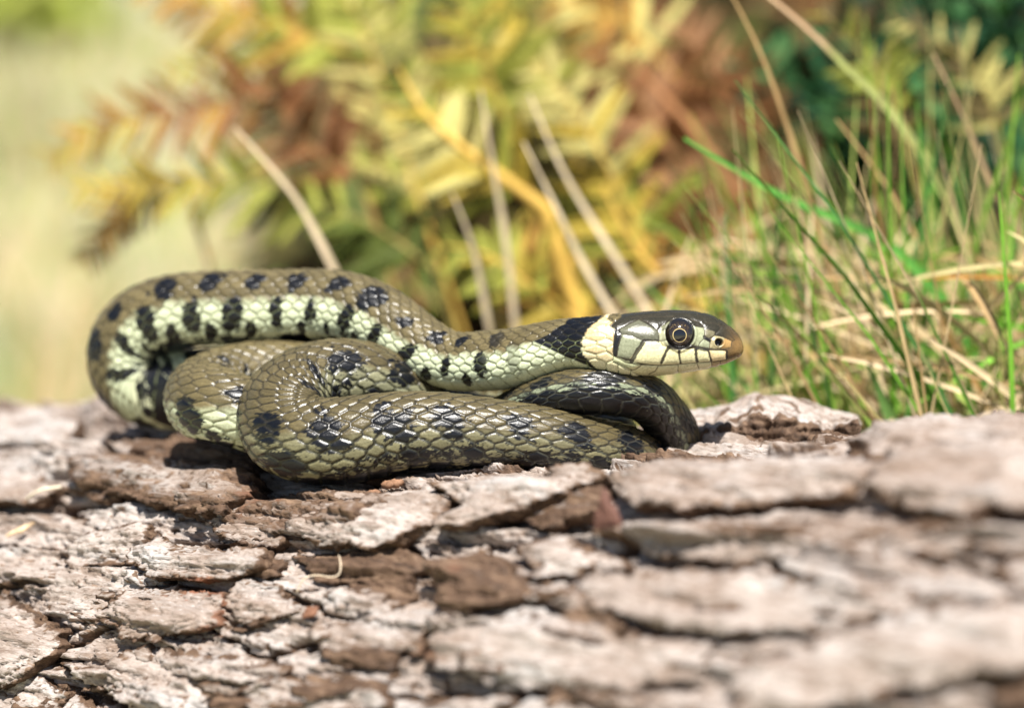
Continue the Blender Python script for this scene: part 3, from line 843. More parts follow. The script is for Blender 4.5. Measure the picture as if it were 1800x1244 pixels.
    inn[:k2] = seg_sd(Xp[:k2] + snap[:k2], Yp[:k2] + .6 * snap[:k2], nape)
    black = np.maximum(black * (1 - sst(22, 6, sb)[:, None]), sst(-1.0, .8, inn))
    collar = [(1070, 552), (1036, 578), (1022, 600), (1025, 622), (1050, 647), (1085, 665), (1140, 680), (1140, 655), (1090, 630), (1086, 575), (1066, 562), (1078, 548)]
    cin = np.full(PP.shape, -50.0); cin[:k2] = seg_sd(Xp[:k2], Yp[:k2], collar)
    cw = sst(-1.5, 1.0, cin)
    yel = rgb(.82, .72, .44)[None, None] * (1 - .25 * r_scale)[..., None] + 0 * col
    ora = rgb(.50, .31, .12)[None, None]
    yel = yel * (1 - (.60 * sst(.22, .55, f) * (r_scale > .45) * sst(645, 600, Yp))[..., None]) + ora * (.60 * sst(.22, .55, f) * (r_scale > .45) * sst(645, 600, Yp))[..., None]
    yel = yel * (1 - sst(625, 640, Yp)[..., None] * .8) + rgb(.80, .76, .47) * sst(625, 640, Yp)[..., None] * .8
    col = col * (1 - cw[..., None]) + yel * cw[..., None]
    blackc = rgb(.0045, .005, .007)
    col = col * (1 - black[..., None]) + blackc * black[..., None]
    # keel line and dark skin between the scales
    col = col * (1 - .22 * keel * (1 - wp))[..., None]
    gap = sst(.30 + .10 * rear[..., 0], .05, edge) * np.where(ventral, .75, .95) * (1 - .75 * np.clip(wp * sst(1.5, 1.9, aph), 0, 1)) * (1 - .6 * cw)
    skin_glint_c = rgb(.022, .019, .013) + rgb(.035, .036, .032) * (black * sst(q_strand - 5, q_strand + 25, q)[:, None])[..., None]  # lighter on black rear scutes: highlight lines painted along the seams
    col = col * (1 - gap[..., None]) + skin_glint_c * gap[..., None]
    gapp = sst(.24, .05, edge) * np.clip(wp + cw, 0, 1) * .8
    col = col * (1 - gapp[..., None]) + rgb(.22, .25, .12) * gapp[..., None]

    # head shields
    hc = np.zeros(col[:nh].shape) + rgb(.030, .027, .018)
    X, Y = Xp[:nh], Yp[:nh]
    hn = fbm(X / 9, Y / 7, 91, 4, .6)
    hn2 = fbm(X / 2.2, Y / 2.0, 95, 2, .6)
    def fill(poly, c, soft=.8):
        nonlocal hc
        w = sst(-soft, soft, seg_sd(X, Y, poly))[..., None]
        hc = hc * (1 - w) + np.array(c) * w
    brown_snout = (sst(1262, 1302, X) * (.35 + .65 * sst(585, 606, Y)))[..., None]
    hc = hc * (1 - brown_snout * .75) + rgb(.26, .15, .05) * brown_snout * .75
    grn = (.255, .270, .175)
    fill(ZL(490, 280, 690, 180, 880, 290, 885, 385, 740, 385, 520, 320), (.115, .115, .078))
    fill(ZL(520, 325, 735, 388, 600, 565, 475, 545, 490, 420), grn)
    fill(ZL(885, 288, 950, 280, 958, 383, 890, 385), (.34, .34, .22)); fill(ZL(905, 392, 965, 385, 985, 445, 925, 430), (.40, .40, .26))
    fill(ZL(905, 285, 912, 248, 990, 205, 1000, 240, 955, 280), (.18, .18, .11))
    fill(ZL(1225, 250, 1335, 262, 1345, 310, 1335, 366, 1278, 442, 1200, 425), (.33, .35, .22))
    fill(ZL(1330, 366, 1395, 402, 1388, 462, 1278, 442), (.29, .31, .20))
    fill(ZL(1340, 270, 1440, 300, 1440, 335, 1385, 362, 1335, 340), (.17, .15, .09))
    fill(ZL(1395, 380, 1440, 335, 1520, 350, 1612, 390, 1600, 455, 1470, 472, 1388, 462), (.34, .29, .16))
    fill(ZL(1540, 360, 1612, 390, 1600, 455, 1500, 470, 1520, 400), (.38, .235, .09))
    lab = (.72, .68, .39)
    fill(ZL(735, 388, 905, 392, 985, 447, 905, 633, 640, 592, 600, 565), lab)
    fill(ZL(985, 447, 1085, 478, 1100, 620, 905, 633), lab); fill(ZL(1085, 478, 1248, 458, 1266, 606, 1100, 620), lab)
    fill(ZL(1248, 458, 1380, 482, 1408, 598, 1266, 606), lab); fill(ZL(1380, 482, 1556, 488, 1550, 580, 1408, 598), (.74, .60, .33))
    fill(ZL(440, 535, 560, 585, 640, 592, 720, 626, 600, 680, 430, 600), (.66, .70, .42))
    jaw = ZL(560, 655, 720, 626, 905, 633, 1100, 621, 1266, 606, 1408, 598, 1412, 640, 1300, 700, 1000, 800, 700, 800)
    fill(jaw, (.66, .62, .36))
    fill(ZL(1408, 598, 1550, 580, 1665, 540, 1690, 600, 1500, 720, 1405, 700), (.36, .27, .13))
    # black marks along the shield borders
    def bar(pl, w, s=.9):
        nonlocal hc
        d = dist_poly(X, Y, pl) + 1.2 * hn
        k = (s * sst(w + .6, w - .6, d))[..., None]
        hc = hc * (1 - k) + rgb(.010, .010, .012) * k
    bar(ZL(480, 285, 500, 340, 470, 430, 455, 520), 4.6)
    bar(ZL(740, 392, 690, 470, 618, 585), 3.8)
    bar(ZL(735, 383, 885, 388), 2.2); bar(ZL(985, 447, 950, 520, 912, 600), 2.6); bar(ZL(1000, 455, 1090, 470), 2.6)
    bar(ZL(1085, 478, 1092, 560, 1105, 600), 2.2); bar(ZL(1090, 470, 1150, 440), 2.0); bar(ZL(1252, 462, 1258, 540, 1268, 590), 2.6)
    bar(ZL(1262, 468, 1370, 482), 1.8); bar(ZL(1380, 485, 1395, 540, 1405, 590), 2.0); bar(ZL(1556, 488, 1558, 560), 1.8); bar(ZL(1340, 350, 1392, 385), 2.6)
    hc = hc * (1 - .10 * hn - .10 * np.clip(hn2, 0, 1))[..., None]
    ds = dseam[:nh]
    ln = (.85 * sst(1.1, .35, ds))[..., None]
    hc = hc * (1 - ln) + rgb(.045, .036, .022) * ln
    eyew = sst(27.0, 24.5, de[:nh])[..., None]
    hc = hc * (1 - eyew) + rgb(.012, .011, .010) * eyew
    nw = sst(7.5, 5.5, dn[:nh])[..., None]
    hc = hc * (1 - nw) + rgb(.010, .008, .007) * nw
    iw = in_head[:nh][..., None]
    col[:nh] = col[:nh] * (1 - iw) + hc * iw
    col = np.clip(col, .004, .9)

    gloss = np.clip(black * .6 + gap * .0, 0, 1)
    n, m = P.shape[:2]
    verts = P.reshape(-1, 3); faces = grid_faces(n, m, wrap=True)
    t = NT('snake_skin'); tc = t.n('ShaderNodeTexCoord').outputs['Object']
    ca = t.attr('Col').outputs['Color']
    nz = t.noise(tc, 2600, 3, 0.6)
    cc = t.mix(t.ramp(nz, [(0.35, (0, 0, 0)), (0.65, (1, 1, 1))]), t.mix(1.0, ca, (.84, .83, .80), 'MULTIPLY'), t.mix(1.0, ca, (1.12, 1.12, 1.12), 'MULTIPLY'))
    t.l(cc, t.b.inputs['Base Color'])
    t.b.inputs['Roughness'].default_value = 0.36
    t.b.inputs['Specular IOR Level'].default_value = 0.42
    rr = t.math('ADD', t.math('MULTIPLY', t.noise(tc, 700, 3, 0.6), 0.20), 0.225)
    rr = t.math('SUBTRACT', rr, t.math('MULTIPLY', t.attr('shield').outputs['Fac'], 0.07))
    t.l(rr, t.b.inputs['Roughness'])
    pit = t.noise(tc, 900, 4, 0.7)
    t.bump(t.math('ADD', nz, t.math('MULTIPLY', pit, .35)), 0.00012, 0.42)
    me = mesh_np('grass_snake', verts, faces[:, ::-1], t.m, attrs={'Col': col.reshape(-1, 3), 'shield': in_head.ravel()})
    ob = link('grass_snake', me, label='olive grass snake with yellow collar coiled on the log, head raised', cat='snake')
    # close the tail tip with nothing visible: last ring is hidden inside the coils
    return ob, C

snake, SNC = build_snake()

def make_eyes():
    t = NT('snake_eye'); tc = t.n('ShaderNodeTexCoord').outputs['Object']
    sp = t.n('ShaderNodeSeparateXYZ'); t.l(tc, sp.inputs[0])
    x, y = sp.outputs[0], sp.outputs[1]
    yy = t.math('ADD', y, 0.00012)
    r = t.math('SQRT', t.math('ADD', t.math('MULTIPLY', x, x), t.math('MULTIPLY', yy, yy)))
    r = t.math('ADD', r, t.math('MULTIPLY', t.math('SUBTRACT', t.noise(tc, 1500, 3), .5), 0.00018))
    rn = t.math('MULTIPLY', r, 1 / 0.0031)
    iris = t.ramp(rn, [(0.0, (.004, .004, .005)), (0.365, (.004, .004, .005)), (0.38, (.60, .47, .22)), (0.40, (.58, .44, .18)), (0.425, (.03, .02, .012)), (0.62, (.016, .011, .008)), (1.0, (.010, .009, .008))])
    fl = t.noise(tc, 2600, 3)
    up = t.math('MULTIPLY', t.ramp(y, [(0.0006, (0, 0, 0)), (0.0016, (1, 1, 1))]), t.ramp(fl, [(.52, (0, 0, 0)), (.62, (1, 1, 1))]))
    ringm = t.ramp(rn, [(.41, (0, 0, 0)), (.46, (1, 1, 1)), (.70, (1, 1, 1)), (.8, (0, 0, 0))])
    k = t.math('MULTIPLY', t.math('MULTIPLY', up, ringm), .55)
    t.l(t.mix(k, iris, (.42, .28, .10)), t.b.inputs['Base Color'])
    t.b.inputs['Roughness'].default_value = 0.08; t.b.inputs['Specular IOR Level'].default_value = 0.6
    t.b.inputs['Coat Weight'].default_value = 1.0; t.b.inputs['Coat Roughness'].default_value = 0.02
    # ball: polar axis = gaze (local +Z)
    nu, nv = 33, 48; R = 3.1
    vs_, fs_ = [], []
    for i in range(nu):
        th = math.pi * i / (nu - 1)
        for j in range(nv):
            ph = 2 * math.pi * j / nv
            vs_.append((R * math.sin(th) * math.cos(ph), R * math.sin(th) * math.sin(ph), R * math.cos(th) * .9))
    me = mesh_np('eye', np.array(vs_) * .001, grid_faces(nu, nv, True), t.m, world_coords=True)
    ex_c, ey_c = Z(1095, 326)
    for sgn in (-1, 1):
        lat = 5.35
        u = (622 - ey_c) * MMPX * (DIST - 6.4) / DIST; x = (ex_c - 900) * MMPX * (DIST - 6.4) / DIST
        pos = W([x, sgn * (lat - 1.55) + 0.0, u])
        o = link('eye', me, snake)
        g = Vector((0, sgn * CP, -sgn * SP)); g.normalize()
        up = Vector((0, SP, CP)); xx = up.cross(g)
        o.matrix_world = Matrix(((xx.x, up.x, g.x, pos[0]), (xx.y, up.y, g.y, pos[1]), (xx.z, up.z, g.z, pos[2]), (0, 0, 0, 1)))
make_eyes()

# ------------------------------------------------------------------ ground and meadow
def ground_u(y):                                     # authoring height (mm) of the ground at depth y
    return (y * SP - LIFT * 1000.0) / CP

def build_ground():
    def ax(lo, hi):
        f = np.arange(-1500, 1501, 60.0); far = 1500 * 1.35 ** np.arange(1, 16)
        return np.concatenate([-far[::-1], f, far])
    x, y = ax(0, 0), ax(0, 0)
    X, Y = np.meshgrid(x, y, indexing='ij')
    z = 18 * fbm(X / 900, Y / 900, 201, 3) * sst(150, 900, np.hypot(X, Y)) - 1
    P = np.stack([X, Y, z], -1).reshape(-1, 3) * .001
    t = NT('meadow_ground'); tc = t.n('ShaderNodeTexCoord').outputs['Object']
    n1 = t.noise(tc, 4.5, 5, .7); n2 = t.noise(tc, 14, 5, .65); n3 = t.noise(tc, 150, 4, .7)
    c = t.ramp(n1, [(.3, (.35, .36, .21)), (.48, (.54, .48, .35)), (.6, (.44, .45, .28)), (.75, (.61, .53, .42))])
    c = t.mix(t.ramp(n2, [(.35, (.8, .8, .8)), (.55, (0, 0, 0))]), c, (.28, .32, .11))
    c = t.mix(t.ramp(n3, [(.35, (.4, .4, .4)), (.6, (0, 0, 0))]), c, (.12, .10, .05))
    t.l(c, t.b.inputs['Base Color']); t.b.inputs['Roughness'].default_value = .9
    t.bump(n3, .01, .6)
    me = mesh_np('ground', P, grid_faces(len(x), len(y))[:, ::-1], t.m, world_coords=True)
    link('ground', me, kind='structure', label='pale dry meadow ground behind the log', cat='ground')
build_ground()

class Blades:
    """ribbons with a folded midrib, gathered into one mesh"""
    def __init__(s): s.v, s.f, s.c, s.n = [], [], [], 0
    def add(s, P, w, col, face=None, fold=.25):
        P = np.asarray(P, float); k = len(P); w = np.broadcast_to(w, (k,))
        T = np.gradient(P, axis=0); T /= np.linalg.norm(T, axis=1)[:, None] + 1e-9
        fc = np.array([0.2, -1.0, 0.3]) if face is None else np.asarray(face, float)
        S = np.cross(T, fc); S /= np.linalg.norm(S, axis=1)[:, None] + 1e-9
        Nn = np.cross(S, T)
        L = P - S * w[:, None] / 2; Rr = P + S * w[:, None] / 2; M = P - Nn * (w * fold)[:, None]
        s.v.append(np.stack([L, M, Rr], 1).reshape(-1, 3)); s.f.append(grid_faces(k, 3) + s.n)
        col = np.asarray(col, float)
        s.c.append(np.broadcast_to(col[:, None, :] if col.ndim == 2 else col, (k, 3, 3)).reshape(-1, 3)); s.n += 3 * k
    def mesh(s, name, mat, world_coords=False):
        return mesh_np(name, np.concatenate(s.v), np.concatenate(s.f), mat, attrs={'Col': np.concatenate(s.c)}, world_coords=world_coords)

GRASS = leafy('grass_blade', None, .3, .5)
GREENS = [(.17, .40, .045), (.12, .30, .04), (.26, .46, .07), (.09, .26, .07), (.33, .43, .11)]
STRAWS = [(.60, .46, .28), (.54, .40, .22), (.68, .54, .37), (.44, .30, .15), (.56, .48, .26)]

def meadow():
    r = np.random.default_rng(31); b = Blades()
    for k in range(5200):
        y = 520 + 5200 * r.random() ** 1.7; x = r.uniform(-.34, .34) * (y + 525) * 1.15 - 60
        if y < 900 and x > -60: continue
        u0 = ground_u(y); h = r.uniform(35, 120) * (1 + y / 9000); ln = r.normal(0, .35, 2) * h
        t = np.linspace(0, 1, 4)[:, None]
        P = np.array([x, y, u0 - 4]) + t * np.array([0, 0, h]) + t ** 2 * np.array([ln[0], ln[1], -.25 * abs(ln).sum()])
        c = GREENS[r.integers(5)] if r.random() < .36 else STRAWS[r.integers(5)]
        c = np.array(c) * r.uniform(.75, 1.15)
        if r.random() < .5: c = c * .6 + np.array((.60, .56, .42)) * .4
        b.add(P, np.linspace(1, .12, 4) * r.uniform(2.5, 5.5) * (1 + y / 4000), c)
    link('meadow_grass', b.mesh('meadow_grass', GRASS), kind='stuff', label='short pale grass of the meadow far behind the log', cat='grass')
meadow()

def right_grass():
    r = np.random.default_rng(44); b = Blades()
    def back_y(x): return max(24.0, (V0 + R_BACK + 7 - x * math.sin(TH)) / math.cos(TH))
    n = 0
    while n < 700:
        px = r.uniform(1120, 1990) if r.random() < .85 else r.uniform(900, 1200)
        y = back_y((px - 900) * .115) + 185 * r.random() ** 1.25
        x = (px - 900) * MMPX * (DIST + y) / DIST
        u0 = ground_u(y)
        dens = sst(1150, 1500, np.array(px))
        tall = n > 520 and px > 1380
        top = 622 - (r.uniform(380, 760) if tall else r.uniform(-90, 620)) * (.35 + .65 * dens) * (1 - .35 * r.random())
        ut = (622 - top) * MMPX * (DIST + y) / DIST
        h = ut - u0
        lean = r.normal(-.20, .42) * (h - 120); ly = r.normal(-.05, .12) * h * .5
        t = np.linspace(0, 1, 9)[:, None]
        bend = np.array([lean, ly, 0]) * np.clip((t - .35) / .65, 0, 1) ** 1.4 * 1.3
        P = np.array([x - lean * .15, y, u0 - 3]) + t * np.array([0, 0, h]) + bend
        P[:, 2] -= (np.clip((t[:, 0] - .5) / .5, 0, 1) ** 2) * abs(lean) * .35
        if P[:, 0].min() < 22 + .25 * max(0, P[:, 2].max()): continue
        P[:, 1] = np.maximum(P[:, 1], 26 + max(0, 60 - P[:, 0].min()) * .35)
        green = r.random() < .7
        c = np.array(GREENS[r.integers(5)] if green else STRAWS[r.integers(5)]) * r.uniform(.5, 1.15)
        w = r.uniform(1.3, 3.6) if green else r.uniform(1.0, 2.3)
        cc = np.array([c * (.8 + .2 * q) for q in t[:, 0]])
        if green and r.random() < .3: cc[6:] = cc[6:] * .4 + np.array(STRAWS[1]) * .6
        b.add(P, w * (1 - t[:, 0] ** 2.2 * .9), cc, face=(r.normal(0, .6), -1, r.normal(.2, .4)))
        n += 1
    # a thatch of dead leaves lying criss-cross low down
    for k in range(420):
        px = r.uniform(1150, 1960); y = back_y((px - 900) * .115) + 130 * r.random()
        x = (px - 900) * MMPX * (DIST + y) / DIST
        py = r.uniform(430, 800); u = (622 - py) * MMPX * (DIST + y) / DIST
        a = r.normal(2.2, .8); L = r.uniform(18, 60)
        d = np.array([math.cos(a), r.normal(0, .35), math.sin(a)]) * L
        t = np.linspace(-.5, .5, 6)[:, None]
        P = np.array([x, y, u]) + t * d + np.array([0, 0, -8]) * (t + .5) ** 2
        c = np.array(STRAWS[r.integers(5)] if r.random() < .7 else GREENS[r.integers(5)]) * r.uniform(.65, 1.15)
        b.add(P, r.uniform(.8, 1.8) * (1 - (2 * np.abs(t[:, 0])) ** 3 * .8), c, face=(r.normal(0, .6), -1, r.normal(.2, .4)))
    link('grass', b.mesh('grass', GRASS), kind='stuff', label='dense tuft of green and straw grass behind the log', cat='grass')
right_grass()

# single blades and stalks that stand out, traced on the photo at their own depth (tip first), rooted in the ground
STALKS = [
    ('dry_grass_stalk', 'pale straw stalk standing upright behind the snake, before the ferns', [(845, 158), (868, 300), (890, 430), (908, 600)], 105, 12, (.84, .71, .54)),
    ('dry_grass_stalk', 'tall straw stalk leaning to the ferns, crossing behind the yellow collar', [(930, 165), (985, 290), (1040, 385), (1100, 480), (1165, 590)], 105, 12, (.84, .71, .54)),
    ('dry_grass_stalk', 'straw stalk running parallel below the tall leaning one', [(920, 250), (985, 380), (1030, 470), (1095, 580)], 95, 12, (.84, .71, .54)),
    ('dry_grass_stalk', 'short straw stalk behind the dip of the snake neck', [(795, 340), (830, 430), (850, 520), (868, 620)], 100, 12, (.84, .71, .54)),
    ('dry_grass_stalk', 'thick pale stalk leaning out from behind the highest coil', [(413, 225), (500, 322), (545, 390), (595, 490), (620, 560)], 95, 14, (.84, .69, .51)),
    ('dead_bracken_stem', 'broken orange bracken stem among rusty fronds', [(1105, 105), (1160, 160), (1235, 245), (1310, 370), (1350, 520)], 165, 18, (.48, .24, .12)),
    ('dry_grass_stalk', 'long tan stalk arching above the snake snout to the top', [(1282, -15), (1340, 100), (1390, 240), (1425, 350), (1450, 440), (1500, 600)], 62, 12, (.55, .38, .19)),
    ('tall_grass', 'long pale green blade with a pink tip crossing the dark shrub', [(1340, -15), (1430, 60), (1500, 130), (1570, 200), (1680, 380), (1740, 600)], 75, 17, (.38, .42, .16)),
    ('tall_grass', 'bright green blade pointing over the snake head', [(1203, 243), (1330, 320), (1440, 372), (1570, 435), (1680, 560), (1740, 700)], 55, 20, (.09, .27, .05)),
    ('tall_grass', 'slender green blade rising from beside the bark chunk', [(1312, 335), (1360, 480), (1420, 600), (1480, 770)], 60, 15, (.17, .36, .04)),
    ('dry_grass_stalk', 'straw blade standing behind the bark chunk', [(1395, 345), (1440, 480), (1480, 600), (1505, 730)], 58, 13, (.64, .50, .30)),
    ('dry_grass_stalk', 'whitish upright straw just before the snake snout', [(1270, 378), (1273, 480), (1283, 600), (1300, 720)], 72, 12, (.62, .55, .38)),
    ('dry_grass_stalk', 'thin brown broken stem standing upright in the grass', [(1530, 172), (1537, 300), (1545, 380), (1575, 520), (1600, 720)], 55, 9, (.30, .17, .07)),
    ('tall_grass', 'upright green blade before the dark shrub', [(1612, 180), (1622, 300), (1628, 430), (1625, 560), (1640, 740)], 60, 14, (.13, .30, .06)),
    ('dry_grass_stalk', 'broad pale straw lying across the green blades', [(1490, 500), (1560, 545), (1615, 580), (1680, 640), (1740, 730)], 50, 18, (.70, .56, .36)),
    ('dry_grass_stalk', 'thin orange stem lying level across the grass', [(1625, 492), (1700, 486), (1830, 490)], 45, 8, (.45, .22, .06)),
    ('dry_grass_stalk', 'thin straw stem slanting over the level orange one', [(1715, 452), (1770, 478), (1850, 515)], 45, 8, (.55, .38, .18)),
    ('dry_grass_stalk', 'tan stem bending through the thick of the tuft', [(1640, 530), (1680, 610), (1720, 680), (1790, 780)], 48, 14, (.48, .30, .13)),
    ('tall_grass', 'short broad green blade standing at the log edge', [(1620, 655), (1628, 720), (1634, 790)], 42, 26, (.20, .40, .10)),
    ('tall_grass', 'two-toned green blade bending out at the log edge', [(1525, 640), (1555, 710), (1595, 800)], 42, 24, (.17, .33, .10)),
    ('tall_grass', 'level green blade reaching past the tuft', [(1690, 556), (1760, 570), (1850, 578)], 48, 15, (.16, .38, .04)),
    ('dry_grass_stalk', 'bright bleached straw upright in the tuft', [(1650, 560), (1665, 640), (1672, 700), (1690, 770)], 50, 16, (.74, .60, .42)),
    ('dry_grass_stalk', 'fine tan stem leaning against the upright green blade', [(1470, 210), (1540, 300), (1590, 380), (1660, 520), (1720, 700)], 66, 9, (.50, .34, .17)),
    ('dry_grass_stalk', 'pinkish straw slanting out of the dark shrub', [(1640, 95), (1700, 220), (1745, 330), (1800, 430), (1850, 560)], 70, 11, (.55, .38, .25)),
    ('dry_grass_stalk', 'reddish straw close above the bark chunk', [(1300, 560), (1400, 610), (1470, 650), (1560, 720)], 55, 12, (.60, .40, .22)),
    ('tall_grass', 'green blade bowing behind the snake snout', [(1255, 440), (1340, 470), (1420, 545), (1490, 680)], 85, 17, (.14, .30, .05)),
]
def stalks():
    for nm, lab, pl, y, w, c in STALKS:
        pl = np.array(pl, float); b = Blades()
        t = np.linspace(0, 1, len(pl)); tq = np.linspace(0, 1, 14)
        q = cubic(t, pl, tq)
        ys = y + 12 * tq
        P = [PX(a, bb, yy) for (a, bb), yy in zip(q, ys)]
        P = np.array(P)
        end = P[-1].copy(); gy = max(ys[-1], (V0 + R_BACK + 8 - end[0] * math.sin(TH)) / math.cos(TH))
        end[1] = gy + 10; end[0] += 6; end[2] = ground_u(end[1]) - 2
        mid = P[-1] * .5 + end * .5; mid[1] = gy + 4; mid[0] = P[-1][0] + 4
        P = np.concatenate([P, [mid, end]])
        k = len(P); ww = w * MMPX * (DIST + y) / DIST * np.concatenate([np.linspace(.3, 1, 9), np.ones(k - 9)])
        cc = np.array(c)[None] * np.linspace(1.0, .85, k)[:, None]
        if 'pink tip' in lab: cc[:4] = (.60, .42, .28)
        base = W(P[-1]); me = b.add(P, ww, cc, face=(.25, -1, .35), fold=.3) or None
        me = b.mesh(nm, GRASS)
        o = link(nm, me, label=lab, cat='grass stalk' if nm != 'tall_grass' else 'grass', group='single blades and stalks standing behind the log')
stalks()

# ------------------------------------------------------------------ bracken
FERN = {k: leafy('bracken_' + k, c, .2, .6) for k, c in dict(
    yellow=(.40, .31, .05), lime=(.29, .31, .055), green=(.085, .115, .02), ochre=(.40, .22, .045), rust=(.20, .085, .032), pale=(.50, .45, .17), dull=(.11, .082, .03), pink=(.36, .19, .10)).items()}  # dull and green are darkened to carry the thicket's shade in their colour
STEM = {k: leafy('stem_' + k, c, .1, .55) for k, c in dict(yellow=(.58, .38, .09), brown=(.32, .17, .07), olive=(.30, .25, .08)).items()}

def pinna_mesh(seed):
    r = np.random.default_rng(seed); V, F = [], []
    def leaf(p0, d, n, L, w):
        s = np.cross(n, d); b = len(V)
        for t, ww, z in ((0, .55, 0), (.4, 1.0, .03), (.8, .6, -.02), (1, .05, -.08)):
            p = p0 + d * L * t + n * (z * L)
            V.append(p - s * w * ww / 2); V.append(p + s * w * ww / 2)
        for k in range(3): F.append((b + 2 * k, b + 2 * k + 1, b + 2 * k + 3, b + 2 * k + 2))
    N = 19
    def mid(t): return np.array([t, .04 * math.sin(t * 3 + seed), -.16 * t * t])
    for k in range(N):
        t = (k + .4) / N
        for sg in (-1, 1):
            tt = t + (.02 if sg > 0 else 0)
            d = np.array([.45, sg * .9, -.12 + r.normal(0, .12)]); d /= np.linalg.norm(d)
            n = np.array([r.normal(0, .2), r.normal(0, .2), 1.0]); n -= d * (n @ d); n /= np.linalg.norm(n)
            leaf(mid(tt), d, n, .115 * (1 - tt) ** .6 * (1 - .25 * (tt < .1)) + .02, .055)
    leaf(mid(.0), np.array([1.0, .02, -.08]) / 1.003, np.array([0.08, 0, 1.0]), 1.03, .025)
    return np.array(V), np.array(F)
PINNA = []
for sd in range(3):
    V_, F_ = pinna_mesh(sd)
    PINNA.append((V_, F_))
PMESH = {}
def pinna_data(var, colour):
    if (var, colour) not in PMESH:
        PMESH[(var, colour)] = mesh_np('pinna', PINNA[var][0], PINNA[var][1], FERN[colour], world_coords=True)
    return PMESH[(var, colour)]

def tube_mesh(name, P, rad, mat, sides=7):
    P = np.asarray(P, float); T = np.gradient(P, axis=0); T /= np.linalg.norm(T, axis=1)[:, None] + 1e-9
    ref = np.array([.3, -.8, .5]); A = np.cross(T, ref); A /= np.linalg.norm(A, axis=1)[:, None] + 1e-9; B = np.cross(T, A)
    ang = np.linspace(0, 2 * math.pi, sides, endpoint=False)
    V = P[:, None] + np.broadcast_to(rad, (len(P),))[:, None, None] * (np.cos(ang)[None, :, None] * A[:, None] + np.sin(ang)[None, :, None] * B[:, None])
    return mesh_np(name, V.reshape(-1, 3), grid_faces(len(P), sides, True), mat, world_coords=True)

fr_rng = np.random.default_rng(77)
def frond(label, pl, y, cols, plen, stem='yellow', sw=9, n=18, normal=(0, -.75, .65), group='bracken fronds behind the snake', dy=0, base_dx=40, start=.12):
    """pl: photo px from the lowest leaflets to the tip"""
    r = fr_rng
    pl = np.array(pl, float); t = np.linspace(0, 1, len(pl)); tq = np.linspace(0, 1, 28)
    q = cubic(t, pl, tq)
    P = np.array([PX(a, b, y + dy * s) for (a, b), s in zip(q, tq)])
    g = P[0] + np.array([base_dx, 30, 0]); g[2] = ground_u(g[1]) - 4
    mid = P[0] * .5 + g * .5 + np.array([base_dx * .25, 0, 0])
    full = cubic(np.array([0, .5, 1.0]), np.array([g, mid, P[0]]), np.linspace(0, .95, 10))
    Wf = W(np.concatenate([full, P]))
    base = Wf[0].copy()
    root = link('bracken_frond', None, label=label, cat='fern', group=group)
    root.location = base.tolist()
    rad = np.concatenate([np.full(10, 1.0), np.linspace(1, .25, 28)]) * sw * MMPX * .0005 * (DIST + y) / DIST
    link('stem', tube_mesh('stem', Wf - base, rad, STEM[stem]), root)
    k = MMPX * (DIST + y) / DIST * .001
    Wp = W(P); nrm = np.array(normal, float)
    for i in range(n):
        f = start + (1 - start) * (i + .3) / n
        idx = f * 27; i0 = int(min(26, idx)); fr = idx - i0
        p = Wp[i0] * (1 - fr) + Wp[i0 + 1] * fr; T = Wp[min(27, i0 + 1)] - Wp[i0]; T /= np.linalg.norm(T)
        for sg in (-1, 1):
            L = plen * k * (1 - f * .92) ** .8 * r.uniform(.85, 1.15) + .004
            nn = nrm + r.normal(0, .55, 3); nn -= T * (nn @ T); nn /= np.linalg.norm(nn)
            S = np.cross(nn, T) * sg
            d = S * .88 + T * (.42 + .25 * f) + np.array([0, 0, -.15]) + r.normal(0, .08, 3); d /= np.linalg.norm(d)
            n2 = nn - d * (nn @ d); n2 /= np.linalg.norm(n2); sv = np.cross(n2, d)
            Mx = Matrix(((d[0] * L, sv[0] * L, n2[0] * L, p[0] - base[0]), (d[1] * L, sv[1] * L, n2[1] * L, p[1] - base[1]), (d[2] * L, sv[2] * L, n2[2] * L, p[2] - base[2]), (0, 0, 0, 1)))
            c = cols[min(len(cols) - 1, int(max(0, f * len(cols) + r.normal(0, .7))))] if len(cols) > 1 else cols[0]
            o = bpy.data.objects.new('pinna', pinna_data(int(r.integers(3)), c)); COL.objects.link(o)
            o.parent = root; o.matrix_basis = Mx

